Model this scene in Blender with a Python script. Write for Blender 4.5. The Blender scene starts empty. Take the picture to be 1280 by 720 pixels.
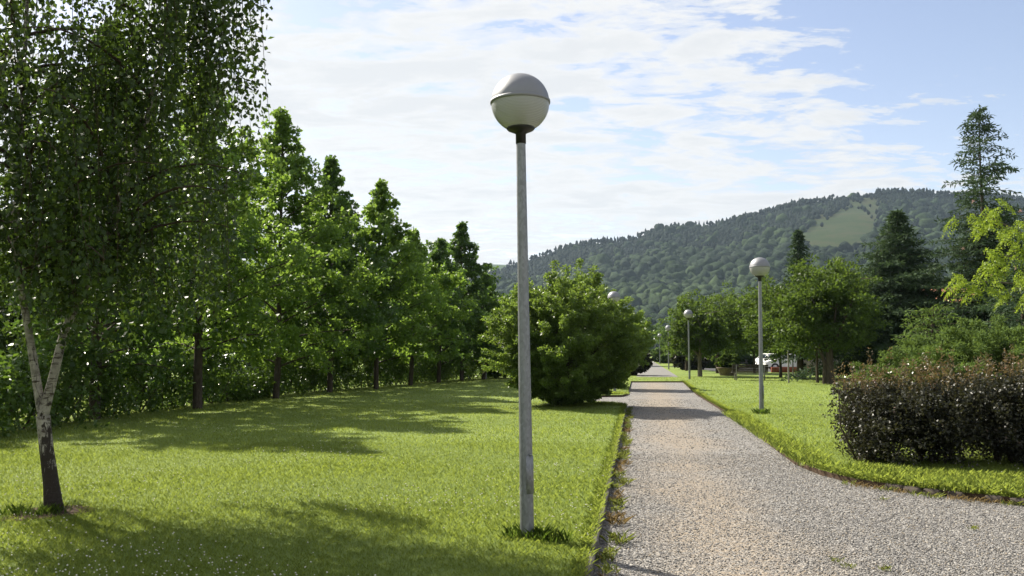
import bpy, math, random
import numpy as np
from mathutils import Vector

S = bpy.context.scene
C = S.collection
R = math.radians
FPX = 1050.0                      # focal length in pixels of the 1280 px wide photograph
CAM_H = 1.6

# ------------------------------------------------------------------ helpers
def unit(a):
    return a / np.maximum(np.linalg.norm(a, axis=-1, keepdims=True), 1e-9)

class Geo:
    """collects faces of any size, with one float per face, and links them as ONE mesh object"""
    def __init__(self):
        self.v, self.f, self.a, self.n = [], [], [], 0
    def add(self, V, F, a=0.5):
        V = np.asarray(V, dtype=np.float32).reshape(-1, 3)
        F = np.asarray(F, dtype=np.int32)
        self.v.append(V)
        self.f.append(F + self.n)
        self.a.append(np.full(len(F), a, dtype=np.float32) if np.isscalar(a) else np.asarray(a, dtype=np.float32))
        self.n += len(V)
        return self
    def mesh(self, name, mat=None, smooth=False):
        me = bpy.data.meshes.new(name)
        V = np.concatenate(self.v)
        me.vertices.add(len(V))
        me.vertices.foreach_set('co', V.ravel())
        sizes = np.concatenate([np.full(len(f), f.shape[1], dtype=np.int32) for f in self.f])
        loops = np.concatenate([f.ravel() for f in self.f])
        me.loops.add(len(loops))
        me.loops.foreach_set('vertex_index', loops)
        me.polygons.add(len(sizes))
        starts = np.concatenate([[0], np.cumsum(sizes)[:-1]]).astype(np.int32)
        me.polygons.foreach_set('loop_start', starts)
        me.polygons.foreach_set('loop_total', sizes)
        at = me.attributes.new('rnd', 'FLOAT', 'FACE')
        at.data.foreach_set('value', np.concatenate(self.a))
        me.update(calc_edges=True)
        if smooth:
            me.polygons.foreach_set('use_smooth', np.ones(len(sizes), dtype=bool))
        if mat:
            me.materials.append(mat)
        me.validate()
        return me
    def build(self, name, mat, parent=None, smooth=False, loc=None):
        o = bpy.data.objects.new(name, self.mesh(name, mat, smooth))
        C.objects.link(o)
        if parent is not None:
            o.parent = parent
        if loc is not None:
            o.location = loc
        return o

def tag(o, label=None, cat=None, group=None, kind=None):
    if label: o['label'] = label
    if cat: o['category'] = cat
    if group: o['group'] = group
    if kind: o['kind'] = kind
    return o

def empty(name, loc, label, cat, group=None, rz=0.0):
    o = bpy.data.objects.new(name, None)
    o.empty_display_size = 0.2
    C.objects.link(o)
    o.location = loc
    o.rotation_euler = (0, 0, rz)
    return tag(o, label, cat, group)

def copy_tree(o, parent=None):
    c = o.copy()
    C.objects.link(c)
    c.parent = parent
    for ch in list(o.children):
        copy_tree(ch, c)
    return c

def tube(g, pts, rad, n=8, a=0.5, cap=True):
    pts = np.asarray(pts, dtype=float)
    m = len(pts)
    rad = np.broadcast_to(np.asarray(rad, dtype=float), (m,))
    tan = np.gradient(pts, axis=0)
    tan = unit(tan)
    ref = np.array([1.0, 0, 0]) if abs(tan[0][0]) < 0.8 else np.array([0, 1.0, 0])
    V = []
    u = None
    for i in range(m):
        t = tan[i]
        u = ref - t * ref.dot(t) if u is None else u - t * u.dot(t)
        u = u / max(np.linalg.norm(u), 1e-9)
        w = np.cross(t, u)
        ang = np.arange(n) * 2 * math.pi / n
        V.append(pts[i] + rad[i] * (np.cos(ang)[:, None] * u + np.sin(ang)[:, None] * w))
    V = np.concatenate(V)
    i = np.arange(m - 1)[:, None] * n
    j = np.arange(n)[None, :]
    j2 = (j + 1) % n
    F = np.stack([i + j, i + j2, i + n + j2, i + n + j], -1).reshape(-1, 4)
    g.add(V, F, a)
    if cap:
        g.add(V[-n:], np.arange(n)[None, :], a)
        g.add(V[:n], np.arange(n)[None, ::-1], a)

def lathe(g, prof, n=32, a=0.5):
    prof = np.asarray(prof, dtype=float)
    m = len(prof)
    ang = np.arange(n) * 2 * math.pi / n
    V = np.stack([prof[:, 0][:, None] * np.cos(ang), prof[:, 0][:, None] * np.sin(ang), np.repeat(prof[:, 1][:, None], n, 1)], -1).reshape(-1, 3)
    i = np.arange(m - 1)[:, None] * n
    j = np.arange(n)[None, :]
    j2 = (j + 1) % n
    F = np.stack([i + j, i + j2, i + n + j2, i + n + j], -1).reshape(-1, 4)
    g.add(V, F, a)

def box(g, lo, hi, a=0.5, bev=0.0):
    (x0, y0, z0), (x1, y1, z1) = lo, hi
    if bev <= 0:
        V = [(x0, y0, z0), (x1, y0, z0), (x1, y1, z0), (x0, y1, z0), (x0, y0, z1), (x1, y0, z1), (x1, y1, z1), (x0, y1, z1)]
        g.add(V, [(0, 3, 2, 1), (4, 5, 6, 7), (0, 1, 5, 4), (1, 2, 6, 5), (2, 3, 7, 6), (3, 0, 4, 7)], a)
        return
    b = bev
    def ring(z, i):
        return [(x0 + i + b, y0 + i, z), (x1 - i - b, y0 + i, z), (x1 - i, y0 + i + b, z), (x1 - i, y1 - i - b, z), (x1 - i - b, y1 - i, z), (x0 + i + b, y1 - i, z), (x0 + i, y1 - i - b, z), (x0 + i, y0 + i + b, z)]
    V = ring(z0, b) + ring(z0 + b, 0) + ring(z1 - b, 0) + ring(z1, b)
    F = []
    for k in range(3):
        for j in range(8):
            F.append((k * 8 + j, k * 8 + (j + 1) % 8, k * 8 + 8 + (j + 1) % 8, k * 8 + 8 + j))
    g.add(V, F, a)
    g.add(V[24:], [tuple(range(8))], a)
    g.add(V[:8], [tuple(range(7, -1, -1))], a)

def at_depth(px, py, d):
    """a point d metres in front of the camera (along +Y) under a pixel of the photograph"""
    th = math.atan(80 / FPX)
    u, v = (px - 640) / FPX, (360 - py) / FPX
    y = math.cos(th) - v * math.sin(th)
    z = math.sin(th) + v * math.cos(th)
    return np.array([u / y * d, d, CAM_H + z / y * d])

def on_ground(px, py):
    th = math.atan(80 / FPX)
    u, v = (px - 640) / FPX, (360 - py) / FPX
    y = math.cos(th) - v * math.sin(th)
    z = math.sin(th) + v * math.cos(th)
    k = -CAM_H / z
    return np.array([u * k, y * k, 0.0])

def leaf_quads(g, rng, P, L, W, dirs=None, spread=1.0, up=0.4, fold=0.2, a=None):
    P = np.asarray(P, dtype=float)
    n = len(P)
    if n == 0: return
    N = unit(rng.normal(size=(n, 3)) + np.array([0, 0, up]))
    A = rng.normal(size=(n, 3)) * spread
    if dirs is not None: A = A + dirs
    A = unit(A - (A * N).sum(1, keepdims=True) * N)
    B = np.cross(N, A)
    L = (L * rng.uniform(0.65, 1.25, n))[:, None]
    W = (W * rng.uniform(0.7, 1.2, n))[:, None]
    mid = P + A * L * 0.42
    V = np.stack([P, mid + B * W / 2 + N * W * fold, P + A * L - N * L * 0.1, mid - B * W / 2 + N * W * fold], 1).reshape(-1, 3)
    if a is None: a = rng.random(n)
    g.add(V, np.arange(4 * n).reshape(-1, 4), a)

def ball(rng, n):
    return unit(rng.normal(size=(n, 3))) * (rng.random((n, 1)) ** 0.42)

def clumps(g, rng, Cn, rad, k, L, W, flat=0.75, dirs=None, spread=1.0, up=0.4, fold=0.2, vary=0.55):
    """k leaves round every centre; the leaves of one clump share part of their tint"""
    Cn = np.asarray(Cn, dtype=float)
    m = len(Cn)
    if m == 0: return
    rad = np.broadcast_to(np.asarray(rad, dtype=float), (m,))
    off = ball(rng, m * k) * np.repeat(rad, k)[:, None] * np.array([1, 1, flat])
    P = np.repeat(Cn, k, 0) + off
    tint = np.repeat(rng.random(m), k)
    a = np.clip(tint * vary + rng.random(m * k) * (1 - vary), 0, 1)
    d = unit(off + 1e-6) * 0.7
    if dirs is not None: d = d + np.repeat(np.asarray(dirs), k, 0)
    leaf_quads(g, rng, P, L, W, d, spread, up, fold, a)

def curve(p0, p1, sag, n=6):
    t = np.linspace(0, 1, n)[:, None]
    p0, p1 = np.asarray(p0, float), np.asarray(p1, float)
    return p0 + (p1 - p0) * t + np.array([0, 0, 1.0]) * sag * 4 * t * (1 - t)

def inside(poly, X, Y):
    poly = np.asarray(poly, float)
    c = np.zeros(len(X), bool)
    j = len(poly) - 1
    for i in range(len(poly)):
        xi, yi = poly[i]; xj, yj = poly[j]
        if yi != yj:
            hit = ((yi > Y) != (yj > Y)) & (X < (xj - xi) * (Y - yi) / (yj - yi) + xi)
            c ^= hit
        j = i
    return c

# ------------------------------------------------------------------ materials
def nodes(name):
    m = bpy.data.materials.new(name)
    m.use_nodes = True
    nt = m.node_tree
    for n in list(nt.nodes): nt.nodes.remove(n)
    out = nt.nodes.new('ShaderNodeOutputMaterial')
    return m, nt, out

def N(nt, typ, **kw):
    n = nt.nodes.new(typ)
    for k, v in kw.items():
        if k.startswith('i_'): n.inputs[k[2:].replace('_', ' ')].default_value = v
        else: setattr(n, k, v)
    return n

def ramp(nt, fac, stops, interp='LINEAR'):
    r = nt.nodes.new('ShaderNodeValToRGB')
    r.color_ramp.interpolation = interp
    el = r.color_ramp.elements
    while len(el) < len(stops): el.new(0.5)
    for e, (p, c) in zip(el, stops):
        e.position = p
        e.color = (c[0], c[1], c[2], 1) if not np.isscalar(c) else (c, c, c, 1)
    nt.links.new(fac, r.inputs[0])
    return r.outputs[0]

def noise(nt, vec, scale, detail=4, rough=0.55, dist=0.0):
    n = N(nt, 'ShaderNodeTexNoise')
    n.inputs['Scale'].default_value = scale
    n.inputs['Detail'].default_value = detail
    n.inputs['Roughness'].default_value = rough
    n.inputs['Distortion'].default_value = dist
    if vec is not None: nt.links.new(vec, n.inputs['Vector'])
    return n.outputs[0]

def coords(nt, scale=(1, 1, 1), out='Object'):
    t = nt.nodes.new('ShaderNodeTexCoord')
    m = nt.nodes.new('ShaderNodeMapping')
    m.inputs['Scale'].default_value = scale
    nt.links.new(t.outputs[out], m.inputs['Vector'])
    return m.outputs[0]

def mixc(nt, fac, a, b, blend='MIX'):
    m = nt.nodes.new('ShaderNodeMix')
    m.data_type = 'RGBA'
    m.blend_type = blend
    for s, v in ((0, fac), (6, a), (7, b)):
        if hasattr(v, 'is_linked'): nt.links.new(v, m.inputs[s])
        elif np.isscalar(v): m.inputs[s].default_value = v
        else: m.inputs[s].default_value = (v[0], v[1], v[2], 1)
    return m.outputs[2]

def math_(nt, op, a, b=0.0, clamp=False):
    m = nt.nodes.new('ShaderNodeMath')
    m.operation = op
    m.use_clamp = clamp
    for s, v in ((0, a), (1, b)):
        if hasattr(v, 'is_linked'): nt.links.new(v, m.inputs[s])
        else: m.inputs[s].default_value = v
    return m.outputs[0]

def principled(nt, out, color, rough=0.6, spec=0.5, metal=0.0, bump=None, bstr=0.3, bdist=0.01):
    p = nt.nodes.new('ShaderNodeBsdfPrincipled')
    for k, v in (('Base Color', color), ('Roughness', rough), ('Specular IOR Level', spec), ('Metallic', metal)):
        if hasattr(v, 'is_linked'): nt.links.new(v, p.inputs[k])
        elif k == 'Base Color': p.inputs[k].default_value = (v[0], v[1], v[2], 1)
        else: p.inputs[k].default_value = v
    if bump is not None:
        b = nt.nodes.new('ShaderNodeBump')
        b.inputs['Strength'].default_value = bstr
        b.inputs['Distance'].default_value = bdist
        nt.links.new(bump, b.inputs['Height'])
        nt.links.new(b.outputs[0], p.inputs['Normal'])
    if out is not None: nt.links.new(p.outputs[0], out.inputs[0])
    return p

def leaf_mat(name, dark, light, trans, tfac=0.42, rough=0.45, spec=0.35, warm=None):
    m, nt, out = nodes(name)
    at = N(nt, 'ShaderNodeAttribute', attribute_name='rnd')
    stops = [(0.0, dark), (0.75, light)]
    if warm is not None: stops += [(0.93, light), (0.97, warm)]
    col = ramp(nt, at.outputs['Fac'], stops)
    p = principled(nt, None, col, rough, spec)
    t = nt.nodes.new('ShaderNodeBsdfTranslucent')
    tc = ramp(nt, at.outputs['Fac'], [(0.0, [c * 0.6 for c in trans]), (1.0, trans)])
    nt.links.new(tc, t.inputs[0])
    mx = nt.nodes.new('ShaderNodeMixShader')
    mx.inputs[0].default_value = tfac
    nt.links.new(p.outputs[0], mx.inputs[1])
    nt.links.new(t.outputs[0], mx.inputs[2])
    nt.links.new(mx.outputs[0], out.inputs[0])
    return m

def plain(name, color, rough=0.6, spec=0.4, metal=0.0, var=0.15, scale=6.0, bstr=0.1):
    m, nt, out = nodes(name)
    v = coords(nt)
    n = noise(nt, v, scale, 5)
    c = ramp(nt, n, [(0.3, [x * (1 - var) for x in color]), (0.7, [min(1, x * (1 + var)) for x in color])])
    principled(nt, out, c, rough, spec, metal, n, bstr, 0.01)
    return m

M = {}
M['birch_leaf'] = leaf_mat('birch leaf', (0.011, 0.021, 0.007), (0.038, 0.066, 0.015), (0.13, 0.21, 0.025), 0.34, 0.40, 0.3, (0.14, 0.15, 0.03))
M['maple_leaf'] = leaf_mat('maple leaf', (0.036, 0.078, 0.016), (0.115, 0.195, 0.038), (0.34, 0.52, 0.065), 0.44, 0.48, 0.22)
M['maple_leaf_deep'] = leaf_mat('deep maple leaf', (0.022, 0.052, 0.014), (0.072, 0.132, 0.030), (0.19, 0.33, 0.045), 0.4, 0.42, 0.35)
M['laurel_leaf'] = leaf_mat('laurel leaf', (0.035, 0.070, 0.014), (0.085, 0.150, 0.028), (0.22, 0.36, 0.04), 0.34, 0.36, 0.4)
M['bush_leaf'] = leaf_mat('bush leaf', (0.046, 0.084, 0.018), (0.112, 0.172, 0.038), (0.32, 0.46, 0.06), 0.42, 0.42, 0.35)
M['cherry_leaf'] = leaf_mat('cherry leaf', (0.024, 0.046, 0.012), (0.066, 0.108, 0.024), (0.17, 0.26, 0.035), 0.4, 0.5, 0.15)
M['far_leaf'] = leaf_mat('far leaf', (0.035, 0.075, 0.020), (0.095, 0.155, 0.036), (0.20, 0.32, 0.045), 0.35, 0.5, 0.3)
M['needle'] = leaf_mat('cedar needle', (0.020, 0.040, 0.022), (0.055, 0.088, 0.046), (0.10, 0.16, 0.06), 0.25, 0.7, 0.12)
M['needle_pale'] = leaf_mat('pale cedar needle', (0.045, 0.080, 0.024), (0.11, 0.17, 0.045), (0.22, 0.32, 0.06), 0.3, 0.7, 0.12)
M['bronze_leaf'] = leaf_mat('bronze hedge leaf', (0.014, 0.018, 0.011), (0.042, 0.042, 0.028), (0.09, 0.09, 0.03), 0.20, 0.42, 0.28, (0.12, 0.085, 0.07))
M['bronze_shoot'] = leaf_mat('bronze shoot leaf', (0.07, 0.07, 0.03), (0.15, 0.11, 0.06), (0.25, 0.18, 0.06), 0.3, 0.35, 0.5, (0.26, 0.12, 0.08))
M['silk_leaf'] = leaf_mat('silk tree leaf', (0.13, 0.20, 0.025), (0.22, 0.30, 0.04), (0.42, 0.55, 0.05), 0.45, 0.45, 0.3)
M['purple_leaf'] = leaf_mat('dark shrub leaf', (0.016, 0.020, 0.012), (0.040, 0.045, 0.022), (0.06, 0.07, 0.02), 0.25, 0.4, 0.4)
M['weed_leaf'] = leaf_mat('weed leaf', (0.10, 0.13, 0.03), (0.20, 0.24, 0.05), (0.30, 0.34, 0.06), 0.35, 0.5, 0.3, (0.30, 0.17, 0.08))
M['dry_weed'] = leaf_mat('dry weed', (0.18, 0.13, 0.06), (0.32, 0.24, 0.12), (0.30, 0.22, 0.08), 0.25, 0.6, 0.2)
M['grass_blade'] = leaf_mat('grass blade', (0.150, 0.215, 0.040), (0.240, 0.310, 0.068), (0.46, 0.55, 0.085), 0.42, 0.45, 0.3, (0.30, 0.30, 0.08))
M['long_grass'] = leaf_mat('long grass', (0.040, 0.080, 0.012), (0.085, 0.140, 0.022), (0.18, 0.28, 0.03), 0.4, 0.45, 0.3)

def bark(name, c0, c1, sx=10, sz=3):
    m, nt, out = nodes(name)
    v = coords(nt, (sx, sx, sz))
    n = noise(nt, v, 1.6, 8, 0.65, 0.6)
    principled(nt, out, ramp(nt, n, [(0.3, c0), (0.7, c1)]), 0.9, 0.15, 0, n, 0.8, 0.03)
    return m
M['bark'] = bark('brown bark', (0.035, 0.028, 0.020), (0.10, 0.082, 0.062))
M['bark_grey'] = bark('grey bark', (0.07, 0.06, 0.048), (0.22, 0.19, 0.155))

def birch_bark():
    m, nt, out = nodes('birch bark')
    t = nt.nodes.new('ShaderNodeTexCoord')
    mp = N(nt, 'ShaderNodeMapping'); mp.inputs['Scale'].default_value = (7, 7, 34)
    nt.links.new(t.outputs['Object'], mp.inputs[0])
    lent = noise(nt, mp.outputs[0], 1.0, 5, 0.6, 0.4)
    mp2 = N(nt, 'ShaderNodeMapping'); mp2.inputs['Scale'].default_value = (16, 16, 5.5)
    nt.links.new(t.outputs['Object'], mp2.inputs[0])
    crack = noise(nt, mp2.outputs[0], 1.0, 6, 0.7, 1.0)
    sep = nt.nodes.new('ShaderNodeSeparateXYZ')
    nt.links.new(t.outputs['Object'], sep.inputs[0])
    low = nt.nodes.new('ShaderNodeMapRange')
    low.inputs[1].default_value = 0.05; low.inputs[2].default_value = 1.15
    low.inputs[3].default_value = 0.26; low.inputs[4].default_value = -0.02
    nt.links.new(sep.outputs[2], low.inputs[0])
    dk = math_(nt, 'ADD', crack, low.outputs[0])
    white = ramp(nt, noise(nt, t.outputs['Object'], 9, 5), [(0.3, (0.15, 0.135, 0.115)), (0.7, (0.42, 0.39, 0.345))])
    c1 = mixc(nt, ramp(nt, lent, [(0.56, 0.0), (0.62, 1.0)]), white, (0.07, 0.055, 0.045))
    c2 = mixc(nt, ramp(nt, dk, [(0.53, 0.0), (0.62, 1.0)]), c1, (0.035, 0.028, 0.023))
    principled(nt, out, c2, 0.8, 0.2, 0, math_(nt, 'SUBTRACT', lent, dk), 0.7, 0.02)
    return m
M['birch_bark'] = birch_bark()
M['birch_twig'] = bark('birch twig', (0.030, 0.022, 0.016), (0.085, 0.062, 0.048))

def lawn_mat():
    m, nt, out = nodes('lawn turf')
    v = coords(nt)
    big = noise(nt, v, 0.22, 4, 0.6)
    mid = noise(nt, v, 2.3, 5, 0.65)
    mp = N(nt, 'ShaderNodeMapping'); mp.inputs['Scale'].default_value = (1, 0.45, 1)
    nt.links.new(v, mp.inputs[0])
    fine = noise(nt, mp.outputs[0], 30, 6, 0.75)
    f = math_(nt, 'ADD', math_(nt, 'MULTIPLY', big, 0.45), math_(nt, 'ADD', math_(nt, 'MULTIPLY', mid, 0.25), math_(nt, 'MULTIPLY', fine, 0.35)))
    c = ramp(nt, f, [(0.38, (0.120, 0.172, 0.034)), (0.55, (0.185, 0.245, 0.055)), (0.72, (0.24, 0.285, 0.08))])
    p = principled(nt, None, c, 0.8, 0.15, 0, fine, 0.9, 0.05)
    tr = nt.nodes.new('ShaderNodeBsdfTranslucent')
    nt.links.new(p.outputs[0], out.inputs[0])
    return m
M['lawn'] = lawn_mat()

def gravel_mat():
    m, nt, out = nodes('gravel')
    v = coords(nt)
    vo = N(nt, 'ShaderNodeTexVoronoi'); vo.inputs['Scale'].default_value = 52
    nt.links.new(v, vo.inputs['Vector'])
    sepc = nt.nodes.new('ShaderNodeSeparateColor')
    nt.links.new(vo.outputs['Color'], sepc.inputs[0])
    grey = ramp(nt, sepc.outputs[0], [(0.0, (0.075, 0.071, 0.069)), (0.45, (0.195, 0.186, 0.178)), (0.8, (0.29, 0.278, 0.26)), (1.0, (0.38, 0.36, 0.33))])
    dirt = ramp(nt, noise(nt, v, 60, 6, 0.7), [(0.3, (0.225, 0.178, 0.132)), (0.7, (0.36, 0.30, 0.225))])
    zone = noise(nt, v, 0.55, 6, 0.65, 0.5)
    sx = nt.nodes.new('ShaderNodeSeparateXYZ'); nt.links.new(v, sx.inputs[0])
    # worn tan strip along the path's own axis
    ax = math_(nt, 'SUBTRACT', sx.outputs[0], math_(nt, 'MULTIPLY', sx.outputs[1], 0.150))
    off = math_(nt, 'ABSOLUTE', math_(nt, 'SUBTRACT', ax, 0.75))
    worn = math_(nt, 'SUBTRACT', 0.75, math_(nt, 'MULTIPLY', off, 0.55))
    z = math_(nt, 'ADD', math_(nt, 'MULTIPLY', zone, 0.9), math_(nt, 'MULTIPLY', worn, 0.6))
    zf = ramp(nt, z, [(0.58, 0.0), (0.84, 1.0)])
    small = noise(nt, v, 34, 3, 0.6)
    zf2 = math_(nt, 'MULTIPLY', zf, ramp(nt, small, [(0.40, 0.15), (0.60, 1.0)]))
    c = mixc(nt, zf2, grey, dirt)
    h = math_(nt, 'SUBTRACT', 1.0, math_(nt, 'MULTIPLY', vo.outputs['Distance'], 1.0))
    principled(nt, out, c, 0.9, 0.2, 0, h, 0.8, 0.02)
    return m
M['gravel'] = gravel_mat()

def stone_mat():
    m, nt, out = nodes('loose stone')
    at = N(nt, 'ShaderNodeAttribute', attribute_name='rnd')
    c = ramp(nt, at.outputs['Fac'], [(0.0, (0.060, 0.057, 0.054)), (0.35, (0.18, 0.175, 0.17)), (0.7, (0.285, 0.275, 0.26)), (0.85, (0.28, 0.23, 0.165)), (1.0, (0.40, 0.385, 0.355))])
    principled(nt, out, c, 0.8, 0.3)
    return m
M['stone'] = stone_mat()
M['soil'] = plain('soil', (0.075, 0.052, 0.036), 0.95, 0.1, 0, 0.5, 14, 0.8)
M['asphalt'] = plain('path asphalt', (0.19, 0.185, 0.175), 0.9, 0.2, 0, 0.12, 3, 0.2)
M['road'] = plain('road asphalt', (0.10, 0.10, 0.10), 0.9, 0.2, 0, 0.12, 3, 0.2)
M['concrete'] = plain('weathered concrete', (0.10, 0.092, 0.080), 0.9, 0.2, 0, 0.45, 9, 0.6)
M['rock'] = plain('kerb rock', (0.075, 0.062, 0.052), 0.9, 0.2, 0, 0.5, 11, 0.9)

def galv():
    m, nt, out = nodes('galvanised steel')
    v = coords(nt, (1, 1, 0.5))
    vo = N(nt, 'ShaderNodeTexVoronoi'); vo.inputs['Scale'].default_value = 60
    nt.links.new(v, vo.inputs[0])
    s = nt.nodes.new('ShaderNodeSeparateColor'); nt.links.new(vo.outputs['Color'], s.inputs[0])
    st = noise(nt, v, 5, 7, 0.7)
    f = math_(nt, 'ADD', math_(nt, 'MULTIPLY', s.outputs[0], 0.35), math_(nt, 'MULTIPLY', st, 0.65))
    c = ramp(nt, f, [(0.25, (0.17, 0.178, 0.186)), (0.75, (0.27, 0.283, 0.296))])
    principled(nt, out, c, ramp(nt, st, [(0.3, 0.42), (0.7, 0.62)]), 0.5, 0.55, st, 0.12, 0.005)
    return m
M['galv'] = galv()
M['black_cup'] = plain('black plastic', (0.012, 0.012, 0.012), 0.45, 0.4, 0, 0.2, 20, 0.02)

def alu():
    m, nt, out = nodes('satin aluminium')
    v = coords(nt)
    n = noise(nt, v, 8, 5)
    principled(nt, out, (0.25, 0.255, 0.27), ramp(nt, n, [(0.3, 0.52), (0.7, 0.62)]), 0.3, 0.75, n, 0.03, 0.005)
    return m
M['alu'] = alu()

def diffuser():
    m, nt, out = nodes('ribbed diffuser')
    v = coords(nt)
    w = N(nt, 'ShaderNodeTexWave', wave_type='BANDS', bands_direction='Z')
    w.inputs['Scale'].default_value = 26
    nt.links.new(v, w.inputs[0])
    p = principled(nt, out, (0.68, 0.69, 0.67), 0.16, 0.5, 0, w.outputs[1], 0.25, 0.01)
    p.inputs['Transmission Weight'].default_value = 0.50
    p.inputs['IOR'].default_value = 1.3
    return m
M['diffuser'] = diffuser()
M['opal'] = plain('white opal', (0.78, 0.78, 0.75), 0.5, 0.4, 0, 0.05, 8, 0.02)

# ------------------------------------------------------------------ camera, sun, sky
cam = bpy.data.cameras.new('camera')
co = bpy.data.objects.new('camera', cam)
C.objects.link(co)
cam.sensor_fit = 'HORIZONTAL'
cam.sensor_width = 36
cam.lens = 36 * FPX / 1280
cam.clip_start = 0.05
cam.clip_end = 20000
co.location = (0, 0, CAM_H)
co.rotation_euler = (math.pi / 2 + math.atan(80 / FPX), 0, 0)
S.camera = co

SUN_EL = R(43)
sx_, sy_ = -0.745, 0.667
sun = bpy.data.lights.new('sun', 'SUN')
so = bpy.data.objects.new('sun', sun)
C.objects.link(so)
sun.energy = 4.5
sun.angle = R(0.8)
sun.color = (1.0, 0.93, 0.80)
to_sun = Vector((sx_ * math.cos(SUN_EL), sy_ * math.cos(SUN_EL), math.sin(SUN_EL)))
so.rotation_euler = to_sun.to_track_quat('Z', 'Y').to_euler()

W = bpy.data.worlds.new('World')
S.world = W
W.use_nodes = True
def world():
    nt = W.node_tree
    bg = nt.nodes['Background']
    sky = nt.nodes.new('ShaderNodeTexSky')
    sky.sky_type = 'NISHITA'
    sky.sun_disc = False
    sky.sun_elevation = SUN_EL
    sky.sun_rotation = math.atan2(sx_, sy_) % (2 * math.pi)
    sky.air_density = 1.0
    sky.dust_density = 0.6
    sky.ozone_density = 1.0
    STR = 0.092
    bg.inputs[1].default_value = STR
    tc = nt.nodes.new('ShaderNodeTexCoord')
    sep = nt.nodes.new('ShaderNodeSeparateXYZ')
    nt.links.new(tc.outputs['Generated'], sep.inputs[0])
    zz = math_(nt, 'MAXIMUM', sep.outputs[2], 0.0)
    den = math_(nt, 'ADD', zz, 0.10)
    u = math_(nt, 'DIVIDE', sep.outputs[0], den)
    w = math_(nt, 'DIVIDE', sep.outputs[1], den)
    cb = nt.nodes.new('ShaderNodeCombineXYZ')
    nt.links.new(u, cb.inputs[0]); nt.links.new(w, cb.inputs[1])
    rot = N(nt, 'ShaderNodeMapping')
    rot.inputs['Rotation'].default_value = (0, 0, R(-16))
    rot.inputs['Scale'].default_value = (1.0, 1.7, 1)
    rot.inputs['Location'].default_value = (3.7, 1.9, 0)
    nt.links.new(cb.outputs[0], rot.inputs[0])
    n1 = noise(nt, rot.outputs[0], 0.75, 3, 0.5, 0.2)
    n2 = noise(nt, rot.outputs[0], 3.8, 10, 0.62, 0.35)
    n3 = noise(nt, rot.outputs[0], 13.0, 8, 0.65, 0.2)
    base = math_(nt, 'ADD', math_(nt, 'MULTIPLY', n1, 0.34), math_(nt, 'ADD', math_(nt, 'MULTIPLY', n2, 0.66), math_(nt, 'MULTIPLY', n3, 0.20)))
    # clear sky opens towards the upper right, cloud cover thickens towards the sun and the horizon
    dr = N(nt, 'ShaderNodeVectorMath', operation='DOT_PRODUCT')
    dd = Vector((0.60, 0.66, 0.46)).normalized()
    dr.inputs[1].default_value = dd
    nt.links.new(tc.outputs['Generated'], dr.inputs[0])
    hole = nt.nodes.new('ShaderNodeMapRange')
    hole.inputs[1].default_value = math.cos(R(24)); hole.inputs[2].default_value = math.cos(R(3))
    hole.inputs[3].default_value = 0.0; hole.inputs[4].default_value = -0.30
    nt.links.new(dr.outputs['Value'], hole.inputs[0])
    hz = nt.nodes.new('ShaderNodeMapRange')
    hz.inputs[1].default_value = 0.0; hz.inputs[2].default_value = 0.30
    hz.inputs[3].default_value = 0.07; hz.inputs[4].default_value = 0.0
    nt.links.new(zz, hz.inputs[0])
    lf = nt.nodes.new('ShaderNodeMapRange')
    lf.inputs[1].default_value = -0.5; lf.inputs[2].default_value = 0.3
    lf.inputs[3].default_value = 0.012; lf.inputs[4].default_value = 0.0
    nt.links.new(sep.outputs[0], lf.inputs[0])
    dens = math_(nt, 'ADD', math_(nt, 'ADD', base, hole.outputs[0]), math_(nt, 'ADD', hz.outputs[0], lf.outputs[0]))
    cov = ramp(nt, dens, [(0.535, 0.0), (0.575, 0.60), (0.635, 1.0)], 'EASE')
    shade = ramp(nt, math_(nt, 'ADD', math_(nt, 'MULTIPLY', n2, 0.6), math_(nt, 'MULTIPLY', n1, 0.4)), [(0.38, (0.80, 0.83, 0.88)), (0.50, (1.0, 1.0, 1.0)), (0.60, (0.88, 0.895, 0.92))])
    sc = N(nt, 'ShaderNodeVectorMath', operation='SCALE')
    sd = N(nt, 'ShaderNodeVectorMath', operation='DOT_PRODUCT')
    sd.inputs[1].default_value = to_sun
    nt.links.new(tc.outputs['Generated'], sd.inputs[0])
    glow = nt.nodes.new('ShaderNodeMapRange')
    glow.inputs[1].default_value = -0.7; glow.inputs[2].default_value = 0.62
    glow.inputs[3].default_value = 0.85 * CLOUD / STR; glow.inputs[4].default_value = CLOUD / STR
    nt.links.new(sd.outputs['Value'], glow.inputs[0])
    nt.links.new(glow.outputs[0], sc.inputs['Scale'])
    nt.links.new(shade, sc.inputs[0])
    sk = N(nt, 'ShaderNodeVectorMath', operation='MULTIPLY')
    sk.inputs[1].default_value = SKYTINT
    nt.links.new(sky.outputs[0], sk.inputs[0])
    nt.links.new(mixc(nt, cov, sk.outputs[0], sc.outputs[0]), bg.inputs[0])
CLOUD = 0.405
SKYTINT = (1.08, 0.91, 0.85)
world()

S.view_settings.view_transform = 'Standard'
S.view_settings.look = 'None'
S.view_settings.gamma = 1.0
S.view_settings.exposure = 1.2
S.render.engine = 'CYCLES'
cy = S.cycles
cy.max_bounces = 7
cy.diffuse_bounces = 3
cy.glossy_bounces = 2
cy.transmission_bounces = 6
cy.transparent_max_bounces = 6
cy.volume_bounces = 0
cy.caustics_reflective = False
cy.caustics_refractive = False
cy.sample_clamp_indirect = 6
cy.use_adaptive_sampling = True
cy.adaptive_threshold = 0.01

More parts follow.
